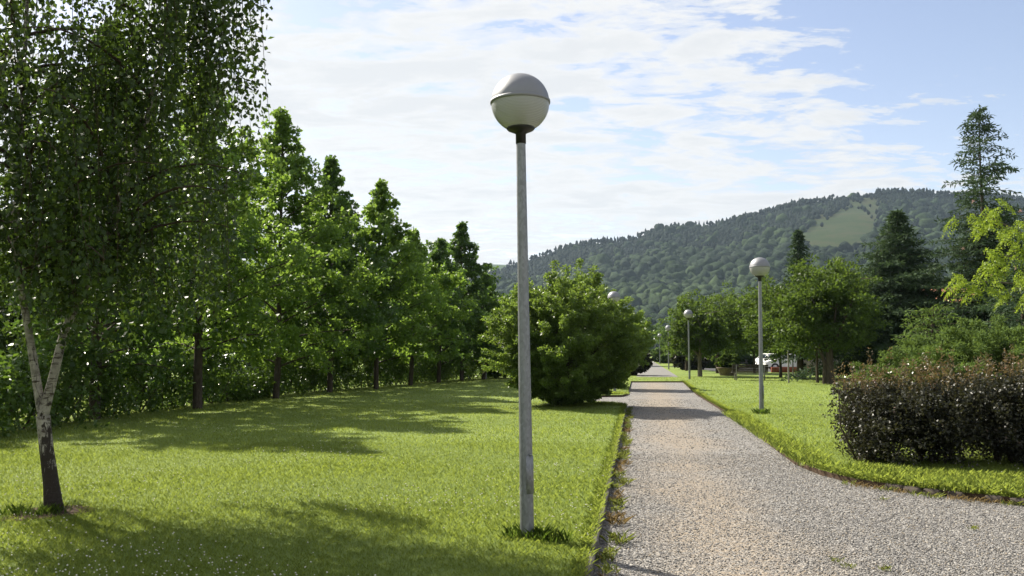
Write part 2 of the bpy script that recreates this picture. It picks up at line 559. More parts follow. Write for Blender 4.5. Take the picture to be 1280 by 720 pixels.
# ------------------------------------------------------------------ setting: ground, lawn, path
def xl(y): return 0.486 + 0.1497 * (y - 6.0)
RIGHT = [(9.4, 46.5), (7.2, 33), (5.56, 21), (4.22, 12.7), (4.20, 11.6), (4.36, 10.8), (4.85, 10.1), (5.63, 9.35), (7.2, 8.8), (10, 8.2), (40, 6.5)]
LAWN = [(-90, -8), (xl(-8), -8), (xl(6), 6), (xl(16), 16), (xl(25.6), 25.6), (xl(27.2) - .25, 26.8), (2.9, 27.2), (2.5, 28), (2.5, 31), (3.2, 31.4), (xl(31.6) - .2, 31.6), (xl(33), 33), (xl(46.5), 46.5)] + RIGHT + [(160, 6.5), (160, 420), (-90, 420)]

g = Geo()
g.add([(-2300, -140, -.30), (2300, -140, -.30), (2300, 2440, -.30), (-2300, 2440, -.30)], [(0, 1, 2, 3)])
tag(g.build('ground', M['lawn']), kind='structure')

def poly_sheet(name, poly, z, mat, skirt=0.0, skirt_mat=None):
    import bmesh
    bm = bmesh.new()
    vs = [bm.verts.new((x, y, z)) for x, y in poly]
    f = bm.faces.new(vs)
    f.normal_update()
    if f.normal.z < 0: f.normal_flip()
    sk = []
    if skirt:
        lo = [bm.verts.new((x, y, z - skirt)) for x, y in poly]
        n = len(poly)
        for i in range(n):
            q = bm.faces.new((vs[i], vs[(i + 1) % n], lo[(i + 1) % n], lo[i]))
            q.material_index = 1
    bmesh.ops.triangulate(bm, faces=[f], ngon_method='EAR_CLIP')
    bm.normal_update()
    me = bpy.data.meshes.new(name)
    bm.to_mesh(me)
    me.materials.append(mat)
    if skirt_mat: me.materials.append(skirt_mat)
    o = bpy.data.objects.new(name, me)
    C.objects.link(o)
    return tag(o, kind='structure')
poly_sheet('lawn', LAWN, 0.0, M['lawn'], 0.079, M['soil'])
poly_sheet('gravel_path', [(-6, -9), (60, -9), (60, 9.5), (14, 9.5), (8, 12), (6.5, 20), (10.5, 47.5), (5.5, 47.5), (2.0, 32), (2.0, 27), (2.5, 24), (-2, -4)], -0.074, M['gravel'])
a0, a1 = (xl(54), 54), (xl(330), 330)
poly_sheet('asphalt_path', [(a0[0] + 0.3, 54), (a0[0] + 3.0, 54), (a1[0] + 3.0, 330), (a1[0] + 0.3, 330)], 0.004, M['asphalt'])
poly_sheet('street', [(-40, 6), (-22, 20), (-14.5, 36), (-7.5, 58), (10, 125), (4, 128), (-13, 60), (-20, 39), (-27, 24), (-46, 11)], 0.004, M['road'])
poly_sheet('car_park', [(17, 68), (150, 60), (150, 84), (17, 92)], 0.004, M['road'])
poly_sheet('soil', [(-4.64 + 0.36 * math.cos(t) * (1 + .25 * math.sin(3 * t + 1)), 8.52 + 0.40 * math.sin(t) * (1 + .2 * math.sin(2 * t))) for t in np.linspace(0, 2 * math.pi, 22)[:-1]], 0.006, M['soil'])

# thin concrete edging along the lawn side of the path
g = Geo()
rng = np.random.default_rng(5)
y = 1.0
while y < 25.4:
    y2 = y + 0.98
    d = np.array([xl(y2) - xl(y), y2 - y]); d /= np.linalg.norm(d); nrm = np.array([d[1], -d[0]])
    j = rng.uniform(-.006, .006, 3)
    p0 = np.array([xl(y), y]); p1 = np.array([xl(y2 - .012), y2 - .012])
    q = [p0 + nrm * (.004 + j[0]), p1 + nrm * (.004 + j[1]), p1 + nrm * (.054 + j[1]), p0 + nrm * (.054 + j[0])]
    z0, z1 = -.078, .012 + j[2]
    V = [(a[0], a[1], z0) for a in q] + [(a[0], a[1], z1) for a in q]
    g.add(V, [(0, 1, 5, 4), (1, 2, 6, 5), (2, 3, 7, 6), (3, 0, 4, 7), (4, 5, 6, 7)])
    y = y2
tag(g.build('kerb', M['concrete']), kind='structure')

# rough stones where the lawn on the right meets the gravel
def rock(g, rng, c, s, a=.5):
    n, m = 10, 7
    th = np.linspace(0, math.pi, m)
    ph = np.arange(n) * 2 * math.pi / n
    V = np.stack([np.sin(th)[:, None] * np.cos(ph), np.sin(th)[:, None] * np.sin(ph), np.repeat(np.cos(th)[:, None], n, 1)], -1).reshape(-1, 3)
    V = np.sign(V) * np.abs(V) ** 0.42
    V = V * (1 + rng.normal(0, .07, (len(V), 1))) * np.asarray(s)
    i = np.arange(m - 1)[:, None] * n; j = np.arange(n)[None, :]; j2 = (j + 1) % n
    g.add(V + np.asarray(c), np.stack([i + j, i + n + j, i + n + j2, i + j2], -1).reshape(-1, 4), a)
RE = np.array(RIGHT[4:10][::1], float)
rs = np.concatenate([[0], np.cumsum(np.linalg.norm(np.diff(RE, axis=0), axis=1))])
def redge(d, off=0.0):
    """a point on the right lawn's edge, off metres into the lawn"""
    x, y = np.interp(d, rs, RE[:, 0]), np.interp(d, rs, RE[:, 1])
    x2, y2 = np.interp(d + .05, rs, RE[:, 0]), np.interp(d + .05, rs, RE[:, 1])
    t = np.array([x2 - x, y2 - y]); t /= max(np.linalg.norm(t), 1e-6)
    return x - t[1] * off, y + t[0] * off, math.atan2(t[1], t[0])
for d in (1.35, 1.58, 1.80, 2.06, 2.45, 2.72, 3.15, 3.5, 3.9, 4.4):
    g = Geo()
    rock(g, rng, (0, 0, 0), (.09 + .03 * rng.random(), .05, .055))
    x, y, a = redge(d, -.03)
    o = g.build('edging_stone', M['rock'], loc=(x, y, -.052))
    o.rotation_euler.z = a + rng.normal(0, .12)
    tag(o, 'small dark weathered stone edging the lawn beside the gravel, under the bronze hedge', 'stone', 'edging stones along the right lawn')

# ------------------------------------------------------------------ grass, clover, gravel stones, weeds (nobody could count them)
def blades(g, rng, n, y0, y1, h, w, keep=None, half=0.98, lean=.5, zlo=0.0, power=1.0):
    Y = y0 + (y1 - y0) * rng.random(n) ** power
    X = (rng.random(n) * 2 - 1) * (half * Y + 1.2)
    ok = inside(LAWN, X, Y) & (((X + 4.64) / .34) ** 2 + ((Y - 8.52) / .36) ** 2 > rng.uniform(.5, 1.3, n))
    # slightly inside the edge so that no blade roots in the air
    if keep is not None: ok &= keep(X, Y)
    X, Y = X[ok], Y[ok]
    n = len(X)
    P = np.stack([X, Y, np.full(n, zlo)], 1)
    az = rng.random(n) * 2 * math.pi
    D = np.stack([np.cos(az), np.sin(az), np.zeros(n)], 1)
    B = np.stack([-np.sin(az), np.cos(az), np.zeros(n)], 1)
    patch = 0.5 + 0.25 * np.sin(X * 1.3 + 1.7 * np.sin(Y * .9)) + 0.25 * np.sin(Y * 1.9 + 2.1 * np.sin(X * .7))
    H = (h * rng.uniform(.5, 1.2, n) * (.75 + .5 * patch))[:, None]
    Wd = (w * rng.uniform(.7, 1.3, n))[:, None]
    L = rng.uniform(.2, lean * 1.6, n)[:, None]
    top = P + np.array([0, 0, 1]) * H + D * H * L
    mid = P + np.array([0, 0, 1]) * H * .55 + D * H * L * .3
    V = np.stack([P - B * Wd / 2, P + B * Wd / 2, mid + B * Wd * .4, top, mid - B * Wd * .4], 1).reshape(-1, 3)
    a = np.clip(.15 + .45 * patch + rng.normal(0, .2, n), 0, 1)
    F = np.arange(5 * n).reshape(-1, 5)
    g.add(V, F, a)
rng = np.random.default_rng(11)
g = Geo()
blades(g, rng, 210000, 5.0, 9.0, .032, .0042, lean=.8)
blades(g, rng, 230000, 9.0, 15, .034, .006, lean=.8)
blades(g, rng, 200000, 15, 27, .036, .010, lean=.8)
blades(g, rng, 120000, 27, 55, .04, .022, lean=.8)
tag(g.build('grass', M['grass_blade']), kind='stuff')

# longer grass the mower leaves: at the posts, along the kerb, under the hedge, round the bush
def tufts(g, rng, pts, r, k, h, w, lean=.6):
    pts = np.asarray(pts, float)
    n = len(pts) * k
    P = np.repeat(pts, k, 0)
    ang = rng.random(n) * 2 * math.pi
    rr = r * np.sqrt(rng.random(n))
    P = P + np.stack([rr * np.cos(ang), rr * np.sin(ang), np.zeros(n)], 1)
    az = rng.random(n) * 2 * math.pi
    D = np.stack([np.cos(az), np.sin(az), np.zeros(n)], 1)
    B = np.stack([-np.sin(az), np.cos(az), np.zeros(n)], 1)
    H = (h * rng.uniform(.4, 1.25, n))[:, None]
    L = rng.uniform(.1, lean * 1.5, n)[:, None]
    Wd = (w * rng.uniform(.7, 1.3, n))[:, None]
    top = P + np.array([0, 0, 1]) * H + D * H * L
    mid = P + np.array([0, 0, 1]) * H * .6 + D * H * L * .35
    V = np.stack([P - B * Wd / 2, P + B * Wd / 2, mid + B * Wd * .4, top, mid - B * Wd * .4], 1).reshape(-1, 3)
    g.add(V, np.arange(5 * n).reshape(-1, 5), rng.random(n))
g = Geo()
lp = on_ground(659, 672)
tufts(g, rng, [lp + [.02, .0, 0], lp + [.14, -.10, 0], lp + [.24, -.18, 0], lp + [-.08, -.02, 0]], .13, 90, .10, .005)
tufts(g, rng, [on_ground(952, 517)], .22, 160, .14, .010)
bp = on_ground(67, 636)
tufts(g, rng, [bp + [.15, -.28, 0], bp + [-.22, -.3, 0], bp + [.0, -.36, 0]], .14, 90, .09, .006)
tag(g.build('long_grass', M['long_grass']), kind='stuff')
g = Geo()
rb = []
for t in np.linspace(0, 1, 60):
    x = 4.7 + 4.6 * t
    yb = 9.9 - 1.3 * t + 1.2 * max(0, .12 - t) * 4
    rb.append((x, yb + .2, 0)); rb.append((x + .05, yb + .6, 0)); rb.append((x + .03, yb + 1.1, 0))
for t in np.linspace(0, 1, 40):
    rb.append((4.33 + 1.4 * t, 12 + 10 * t, 0))
for yy in np.arange(5.5, 25.5, .12):
    rb.append((xl(yy) - .03, yy, 0))
rb += [(x, 25.5 + .35 * math.sin(x * 3), 0) for x in np.arange(1.6, 3.4, .16)] + [(x, 32.2, 0) for x in np.arange(2.8, 4.4, .2)]
rb = [p for p in rb if inside(LAWN, np.array([p[0]]), np.array([p[1]]))[0]]
rk = [p for p in rb if abs(p[0] - xl(p[1])) < .05]
ro = [p for p in rb if abs(p[0] - xl(p[1])) >= .05]
tufts(g, rng, rk, .07, 34, .055, .006, 1.0)
re_ = []
for d in np.arange(.0, rs[-1], .05):
    x, y, a = redge(d, .02 + .05 * rng.random()); re_.append((x, y, 0))
for y in np.arange(11.7, 46, .12):
    re_.append((np.interp(y, [11.6, 12.7, 21, 33, 46.5], [4.20, 4.22, 5.56, 7.2, 9.4]) + .04, y, 0))
tufts(g, rng, re_, .07, 26, .075, .008, 1.5)
tufts(g, rng, ro, .28, 110, .10, .010, .7)
tag(g.build('verge_grass', M['grass_blade']), kind='stuff')

# small white clover heads
g = Geo()
n = 6500
Y = 5.6 + 16 * rng.random(n) ** 2.1
X = (rng.random(n) * 2 - 1) * (.66 * Y)
pt = np.sin(X * 1.1 + 2 * np.sin(Y * .8)) + np.sin(Y * 1.7 + X * .6)
ok = inside(LAWN, X, Y) & (pt + rng.normal(0, .6, n) > .25)
X, Y = X[ok], Y[ok]
P = np.stack([X, Y, rng.uniform(.035, .06, len(X))], 1)
s = rng.uniform(.005, .0095, len(X))[:, None, None]
octa = np.array([(1, 0, 0), (0, 1, 0), (-1, 0, 0), (0, -1, 0), (0, 0, .8), (0, 0, -.8)], float)
V = (P[:, None, :] + octa[None] * s).reshape(-1, 3)
of = np.array([(0, 1, 4), (1, 2, 4), (2, 3, 4), (3, 0, 4), (1, 0, 5), (2, 1, 5), (3, 2, 5), (0, 3, 5)])
F = (np.arange(len(X))[:, None, None] * 6 + of[None]).reshape(-1, 3)
g.add(V, F, np.repeat(rng.random(len(X)), 8))
M['clover'] = plain('clover head', (0.62, 0.60, 0.52), 0.8, 0.2)
tag(g.build('clover_flowers', M['clover']), kind='stuff')

# loose stones on the gravel
g = Geo()
def stones(n, y0, y1, s0, s1, power=1.0):
    Y = y0 + (y1 - y0) * rng.random(n) ** power
    X = -.2 + rng.random(n) * (.66 * Y + 1.5)
    ok = ~inside(LAWN, X, Y) & (X > xl(Y) + .05)
    ax = np.abs(X - .15 * Y - .75)
    zone = .5 + .3 * np.sin(X * 2.1 + 1.3 * np.sin(Y * 1.1)) + .3 * np.sin(Y * 1.6 + 1.1 * np.sin(X * 1.9))
    dens = np.clip(.35 + .55 * ax + .25 * zone, 0, 1)
    ok &= rng.random(n) < dens
    X, Y = X[ok], Y[ok]
    m = len(X)
    s = s0 + (s1 - s0) * rng.random(m) ** 2.2
    cube = np.array([(1, 0, 0), (0, 1, 0), (-1, 0, 0), (0, -1, 0), (0, 0, .8), (0, 0, -.6)], float)
    k = cube[None] * (1 + rng.normal(0, .28, (m, 6, 1))) + rng.normal(0, .18, (m, 6, 3))
    az = rng.random(m) * 6.283
    ca, sa = np.cos(az)[:, None], np.sin(az)[:, None]
    k = np.stack([k[:, :, 0] * ca - k[:, :, 1] * sa * .8, k[:, :, 0] * sa + k[:, :, 1] * ca * .8, k[:, :, 2] * .8], -1)
    P = np.stack([X, Y, -.074 + s * .25], 1)
    V = (P[:, None] + k * s[:, None, None]).reshape(-1, 3)
    F = (np.arange(m)[:, None, None] * 6 + of[None]).reshape(-1, 3)
    g.add(V, F, np.repeat(np.clip(rng.random(m), 0, 1), 8))
stones(90000, 5.2, 8.5, .003, .012)
stones(80000, 8.5, 14, .005, .013)
stones(40000, 14, 30, .009, .017)
tag(g.build('gravel', M['stone']), kind='stuff')

# weeds along the edges of the path
g = Geo(); g2 = Geo()
pw = []
for yy in np.concatenate([[5.9, 6.15, 6.5, 6.9, 7.0, 7.15, 7.6, 8.3, 8.6, 8.9, 9.3], np.arange(9.5, 25, .45)]):
    pw.append((xl(yy) + .10 + rng.uniform(0, .10), yy + rng.uniform(-.1, .1), -.06))
for p in pw:
    s = rng.uniform(.4, 1.0)
    dry = rng.random() < (.55 if 8 < p[1] < 14 else .25)
    tufts(g2 if dry else g, rng, [p], .07 * s + .03, int(40 * s) + 8, .07 * s + .02, .008, 1.2)
    if not dry: clumps(g, rng, [np.array(p) + [0, 0, .03]], .10 * s, int(30 * s) + 6, .035, .018, .35)
for t in np.linspace(0, 1, 34):
    x, y, a = redge(.8 + (rs[-1] - 1.2) * t, -.10 - .14 * rng.random()); p = (x, y, -.06)
    dry = rng.random() < .5
    tufts(g2 if dry else g, rng, [p], .10, 34, .05, .008, 1.2)
for px, py in ((1046, 705), (1106, 716), (1218, 664), (1104, 627), (1060, 712)):
    p = on_ground(px, py); p[2] = -.06
    p[:2] *= 1.05
    tufts(g, rng, [p], .05, 22, .035, .005, 1.4)
tag(g.build('weeds', M['weed_leaf']), kind='stuff')
tag(g2.build('dry_weeds', M['dry_weed']), kind='stuff')

# ------------------------------------------------------------------ lamps
GLOBE_R = 0.262
def make_lamp(loc, label, group='globe lamps along the path', lean=0.0, turn=0.0):
    root = empty('street_lamp', loc, label, 'street lamp', group)
    root.rotation_euler = (0, lean, turn)
    HC = 3.832
    g = Geo()
    tube(g, [(0, 0, -.05), (0, 0, .6), (0, 0, 2.0), (0, 0, HC - GLOBE_R - .10)], [.062, .058, .050, .041], 28)
    pole = g.build('pole', M['galv'], root, True)
    g = Geo()
    ang = np.linspace(-.62, .62, 7) - 0.95
    zz = [.38, .385, .70, .705]
    rr = [.061, .0685, .067, .060]
    V = [(r * math.cos(a), r * math.sin(a), z) for z, r in zip(zz, rr) for a in ang]
    g.add(V, [(i * 7 + j, i * 7 + j + 1, i * 7 + 8 + j, i * 7 + 7 + j) for i in range(3) for j in range(6)])
    box(g, (.030, -.066, .705), (.052, -.048, .722))
    dr = g.build('access_door', M['galv'], pole)
    g = Geo()
    zb = HC - GLOBE_R
    lathe(g, [(.0, zb - .11), (.046, zb - .11), (.046, zb - .02), (.070, zb - .006), (.116, zb + .014), (.127, zb + .026), (.122, zb + .036), (.0, zb + .036)], 36)
    g.build('collar', M['black_cup'], root)
    def sph(t): return (GLOBE_R * math.cos(t), HC + GLOBE_R * math.sin(t))
    zs = R(1.5)
    g = Geo()
    lathe(g, [sph(t) for t in np.linspace(R(-61), zs - R(1.2), 26)], 48)
    inner = [(r * .975, HC + (z - HC) * .975) for r, z in [sph(t) for t in np.linspace(zs - R(1.2), R(-61), 26)]]
    lathe(g, inner, 48)
    g.build('diffuser', M['diffuser'], root, True)
    g = Geo()
    lathe(g, [(r, z) for r, z in [sph(t) for t in np.linspace(zs + R(1.5), R(78), 20)]] + [(.045, HC + GLOBE_R * .985), (.0, HC + GLOBE_R * .988)], 48)
    lathe(g, [(.0, HC + .05), (.20, HC + .05), (GLOBE_R * .985, HC + GLOBE_R * math.sin(zs) + .004)], 48)
    g.build('cap', M['alu'], root, True)
    g = Geo()
    r0, z0 = sph(zs)
    lathe(g, [(r0 - .004, z0 - .016), (r0 + .007, z0 - .015), (r0 + .009, z0), (r0 + .007, z0 + .013), (r0 - .004, z0 + .014)], 48)
    g.build('seam_ring', M['alu'], root, True)
    g = Geo()
    lathe(g, [(.0, HC - .2), (.055, HC - .2), (.062, HC - .06), (.045, HC + .045), (.0, HC + .045)], 20)
    g.build('bulb', M['opal'], root, True)
    return root
lamp0 = make_lamp(tuple(lp), 'nearest and tallest globe lamp standing on the lawn beside the gravel path', lean=R(-0.85))
def lamp_at(px, py, label, lean=0.0, loc=None):
    o = copy_tree(lamp0)
    p = on_ground(px, py) if loc is None else np.array(loc)
    o.location = p
    o.rotation_euler = (0, lean, random.random())
    o['label'] = label
    return o
random.seed(3)
lamp_at(952, 517, 'second nearest globe lamp, on the right lawn left of the bronze hedge', R(.6))
lamp_at(862, 474.2, 'globe lamp beside the grey trunk at the far end of the gravel path', R(-.3))
lamp_at(836, 461.6, 'globe lamp post with its head lost in the foliage, beside the far asphalt path')
lamp_at(824.5, 455.2, 'small far globe lamp showing clear of the leaves beside the asphalt path', loc=(0.1755 * 114, 114, 0))
lamp_at(817, 451.4, 'farthest and smallest globe lamp, above the dark shrub', loc=(.1700 * 148, 148, 0))
lamp_at(768, 489, 'globe lamp hidden behind the multi-stemmed bush, only its globe showing through', loc=(.1215 * 34.5, 34.5, 0))
lamp_at(608, 474, 'globe lamp in front of the dark maple at the far end of the row', loc=(-.031 * 50, 50, 0))

# ------------------------------------------------------------------ trees
def finish_tree(name, loc, wood, crown, mw, ml, label, cat='tree', group=None):
    root = empty(name, loc, label, cat, group)
    if wood is not None: wood.build('trunk', mw, root, True)
    crown.build('crown', ml, root)
    return root

def cone_tree(seed, H, Rm, zc=1.3, leaves=34, L=.15, Wd=.14, tr=.13, k_lvl=4.6):
    """pyramidal maple-like tree: limbs all the way up, ragged clumps, a pointed leader"""
    rng = np.random.default_rng(seed)
    w, c = Geo(), Geo()
    ts = np.linspace(0, 1, 9)
    bend = rng.normal(0, .05, (9, 2)).cumsum(0) * .5
    pts = np.stack([bend[:, 0], bend[:, 1], ts * H * .97], 1)
    pts[0, :2] = 0
    tube(w, np.concatenate([[[0, 0, -.1]], pts]), [tr * 1.3] + [tr * (1 - .93 * t) + .008 for t in ts], 9)
    nl = int((H - zc) * k_lvl)
    cen, cr = [], []
    for i in range(nl):
        t = (i + rng.random()) / nl
        z = zc + (H - zc) * t ** .95
        prof = 1.08 * (1 - t) ** 1.02 * min(1, .6 + 2.6 * t)
        ln = Rm * prof * rng.uniform(.68, 1.18) + .12
        az = i * 2.39996 + rng.normal(0, .35)
        el = R(8 + 42 * t) + rng.normal(0, .12)
        p0 = np.array([np.interp(z, pts[:, 2], pts[:, 0]), np.interp(z, pts[:, 2], pts[:, 1]), z])
        d = np.array([math.cos(az) * math.cos(el), math.sin(az) * math.cos(el), math.sin(el)])
        p1 = p0 + d * ln
        cv = curve(p0, p1, .06 * ln, 6)
        tube(w, cv, np.linspace(.018 + .02 * (1 - t), .004, 6), 5)
        ns = max(2, int(ln / .26))
        for s in range(ns):
            f = .22 + .78 * (s + rng.random()) / ns
            q = p0 + (p1 - p0) * f + np.array([0, 0, .24 * ln * f * (1 - f)])
            side = rng.normal(0, 1, 3) * np.array([.22, .22, .13]) * ln * (.35 + .4 * (1 - f))
            cen.append(q + side); cr.append(rng.uniform(.18, .36) * (1 - .35 * t))
    for s in range(7):
        cen.append(pts[-1] + np.array([rng.normal(0, .06), rng.normal(0, .06), -.25 * s * .6 + .12])); cr.append(.09 + .025 * s)
    clumps(c, rng, cen, cr, leaves, L, Wd, .72, up=.55)
    return w, c

def round_tree(seed, H, Rc, zt=1.7, tr=.11, leaves=34, L=.13, Wd=.085, limbs=7, nc=170, flat=.6, lean=(0, 0), low=0.0):
    """short trunk dividing into rising limbs under a broad umbrella of leaves"""
    rng = np.random.default_rng(seed)
    w, c = Geo(), Geo()
    fork = np.array([lean[0] * zt, lean[1] * zt, zt])
    tube(w, [(0, 0, -.1), (lean[0] * .3, lean[1] * .3, .35 * zt), fork * [.8, .8, .75], fork], [tr * 1.25, tr, tr * .9, tr * .85], 9)
    tips = []
    for i in range(limbs):
        az = i * 2 * math.pi / limbs + rng.normal(0, .3)
        r = Rc * rng.uniform(.5, .95)
        p1 = fork + np.array([math.cos(az) * r, math.sin(az) * r, (H - zt) * rng.uniform(.55, .95)])
        cv = curve(fork - [0, 0, rng.uniform(0, .3)], p1, -.07 * r, 7)
        tube(w, cv, np.linspace(tr * .5, .012, 7), 6)
        for s in range(7):
            b = cv[2 + s % 5]
            e = b + rng.normal(0, 1, 3) * np.array([.5, .5, .3]) * Rc * .5 + [0, 0, .2 * Rc]
            tube(w, curve(b, e, .05, 4), np.linspace(.02, .005, 4), 4)
            tips.append(e)
    cc = np.array([fork[0], fork[1], zt + (H - zt) * .45])
    P = ball(rng, nc * 2)
    P = P[(P[:, 2] > -.65 + low)][:nc]
    P = P * (1 + .16 * np.sin(3 * np.arctan2(P[:, 1], P[:, 0]) + seed) + .14 * np.sin(5 * P[:, 2] + 2 * np.arctan2(P[:, 1], P[:, 0]) + seed * 2))[:, None]
    P = P[(np.sin(P[:, 0] * 4.1 + seed) * np.sin(P[:, 1] * 3.7) * np.sin(P[:, 2] * 5 + seed)) > -.45]
    cen = np.concatenate([cc + P * [Rc, Rc, (H - zt) * flat], np.array(tips)])
    out = unit(cen - (cc - [0, 0, 1.0]))
    clumps(c, rng, cen, rng.uniform(.22, .5, len(cen)) * Rc / 2.4, leaves, L, Wd, .6, dirs=out * .8, up=.5)
    return w, c

def cedar(seed, H, Rm, zc=.6, k_lvl=7.0, tw=7, L=.30, Wd=.07, droop=.22, top_sparse=0.0, tr=.16, dens=9, pw=.85):
    """deodar-like conifer: level boughs with drooping tips, needles in flat sprays"""
    rng = np.random.default_rng(seed)
    w, c = Geo(), Geo()
    tube(w, [(0, 0, -.1), (.03, .02, H * .4), (0, .05, H * .8), (.04, 0, H)], [tr * 1.2, tr * .75, tr * .28, .012], 8)
    nl = int((H - zc) * k_lvl)
    P, D, A = [], [], []
    for i in range(nl):
        t = (i + rng.random()) / nl
        if top_sparse and t > top_sparse and rng.random() < .52: continue
        z = zc + (H - zc) * t
        ln = Rm * (1 - t) ** pw * rng.uniform(.55, 1.15) + .10
        az = i * 2.39996 + rng.normal(0, .4)
        up = .30 - .2 * (1 - t) + rng.normal(0, .08)
        d = np.array([math.cos(az), math.sin(az), up])
        n = max(5, int(ln / .16))
        f = np.linspace(.08, 1, n)
        bough = np.array([0, 0, z]) + d * ln * f[:, None] + np.array([0, 0, -1.0]) * (droop * ln * f ** 2.2)[:, None]
        tube(w, bough[::max(1, n // 5)], np.linspace(.03 * (1 - t) + .008, .004, len(bough[::max(1, n // 5)])), 4, cap=False)
        side = np.array([-math.sin(az), math.cos(az), 0])
        tint = rng.random()
        for b, ff in zip(bough, f):
            for s in (-1, 1):
                tl = ln * .30 * (1.1 - ff) * rng.uniform(.5, 1.2) + .10
                m = max(3, int(tl / .09 * dens / 9))
                g_ = np.linspace(.1, 1, m)[:, None]
                dirv = side * s * .85 + d * .55
                q = b + dirv * tl * g_ + np.array([0, 0, -.35]) * tl * g_ ** 2 + rng.normal(0, .02, (m, 3))
                P.append(q); D.append(np.repeat((dirv * .6 + [0, 0, -.25])[None], m, 0)); A.append(np.full(m, tint))
    P, D, A = np.concatenate(P), np.concatenate(D), np.concatenate(A)
    a = np.clip(A * .5 + rng.random(len(A)) * .5, 0, 1)
    leaf_quads(c, rng, P, L, Wd, D * 1.6, .55, .8, .1, a)
    return w, c

# --- the row of maples along the hedge on the left
row = [  # px, py of the foot, px/py of the top, label
    (118, 524, None, 9.6, 'maple behind the birch, its bare dark trunk nearest the left edge', 1),
    (247, 511, None, 9.8, 'maple with a straight dark trunk just left of the parked silver car', 0),
    (345, 498, (340, 138), 0, 'tallest maple of the row, with a broad pointed crown clear of the birch', 0),
    (412, 490.5, (408, 200), 0, 'slim dark maple with a narrow leader, second from the tallest', 1),
    (470, 486.5, (458, 229), 0, 'bright green maple with a sharp pointed top in the middle of the row', 0),
    (513, 482, (512, 291), 0, 'short light green maple between the pointed one and the far dark ones', 0),
    (548, 478.5, (549, 303), 0, 'shortest maple in the row, dark green', 1),
    (577, 476, (575, 281), 0, 'dark pointed maple near the far end of the row, left of the near lamp pole', 1),
    (604, 474.5, (602, 345), 0, 'low dark maple last in the row, behind the far lamp post', 1),
]
for k, (px, py, top, H, lab, deep) in enumerate(row):
    p = on_ground(px, py)
    if top is not None: H = CAM_H + (440 - top[1]) / FPX * p[1] * 1.005
    Rm = {2: 4.4, 3: 3.4, 4: 3.7, 5: 3.4, 6: 3.2, 7: 3.4, 8: 3.0}.get(k, 3.8)
    near = p[1] < 30
    w, c = cone_tree(100 + k, H, Rm, (1.1, 1.5, 1.0, 1.4, 1.0, 1.2, .9, 1.1, .7)[k], 42 if near else 34, .135 if near else .17, .12 if near else .155, .11 if k not in (0, 1) else .13, 9.5)
    finish_tree('maple_tree', tuple(p), w, c, M['bark'], M['maple_leaf_deep'] if deep else M['maple_leaf'], lab, 'tree', 'maples in a row along the hedge')

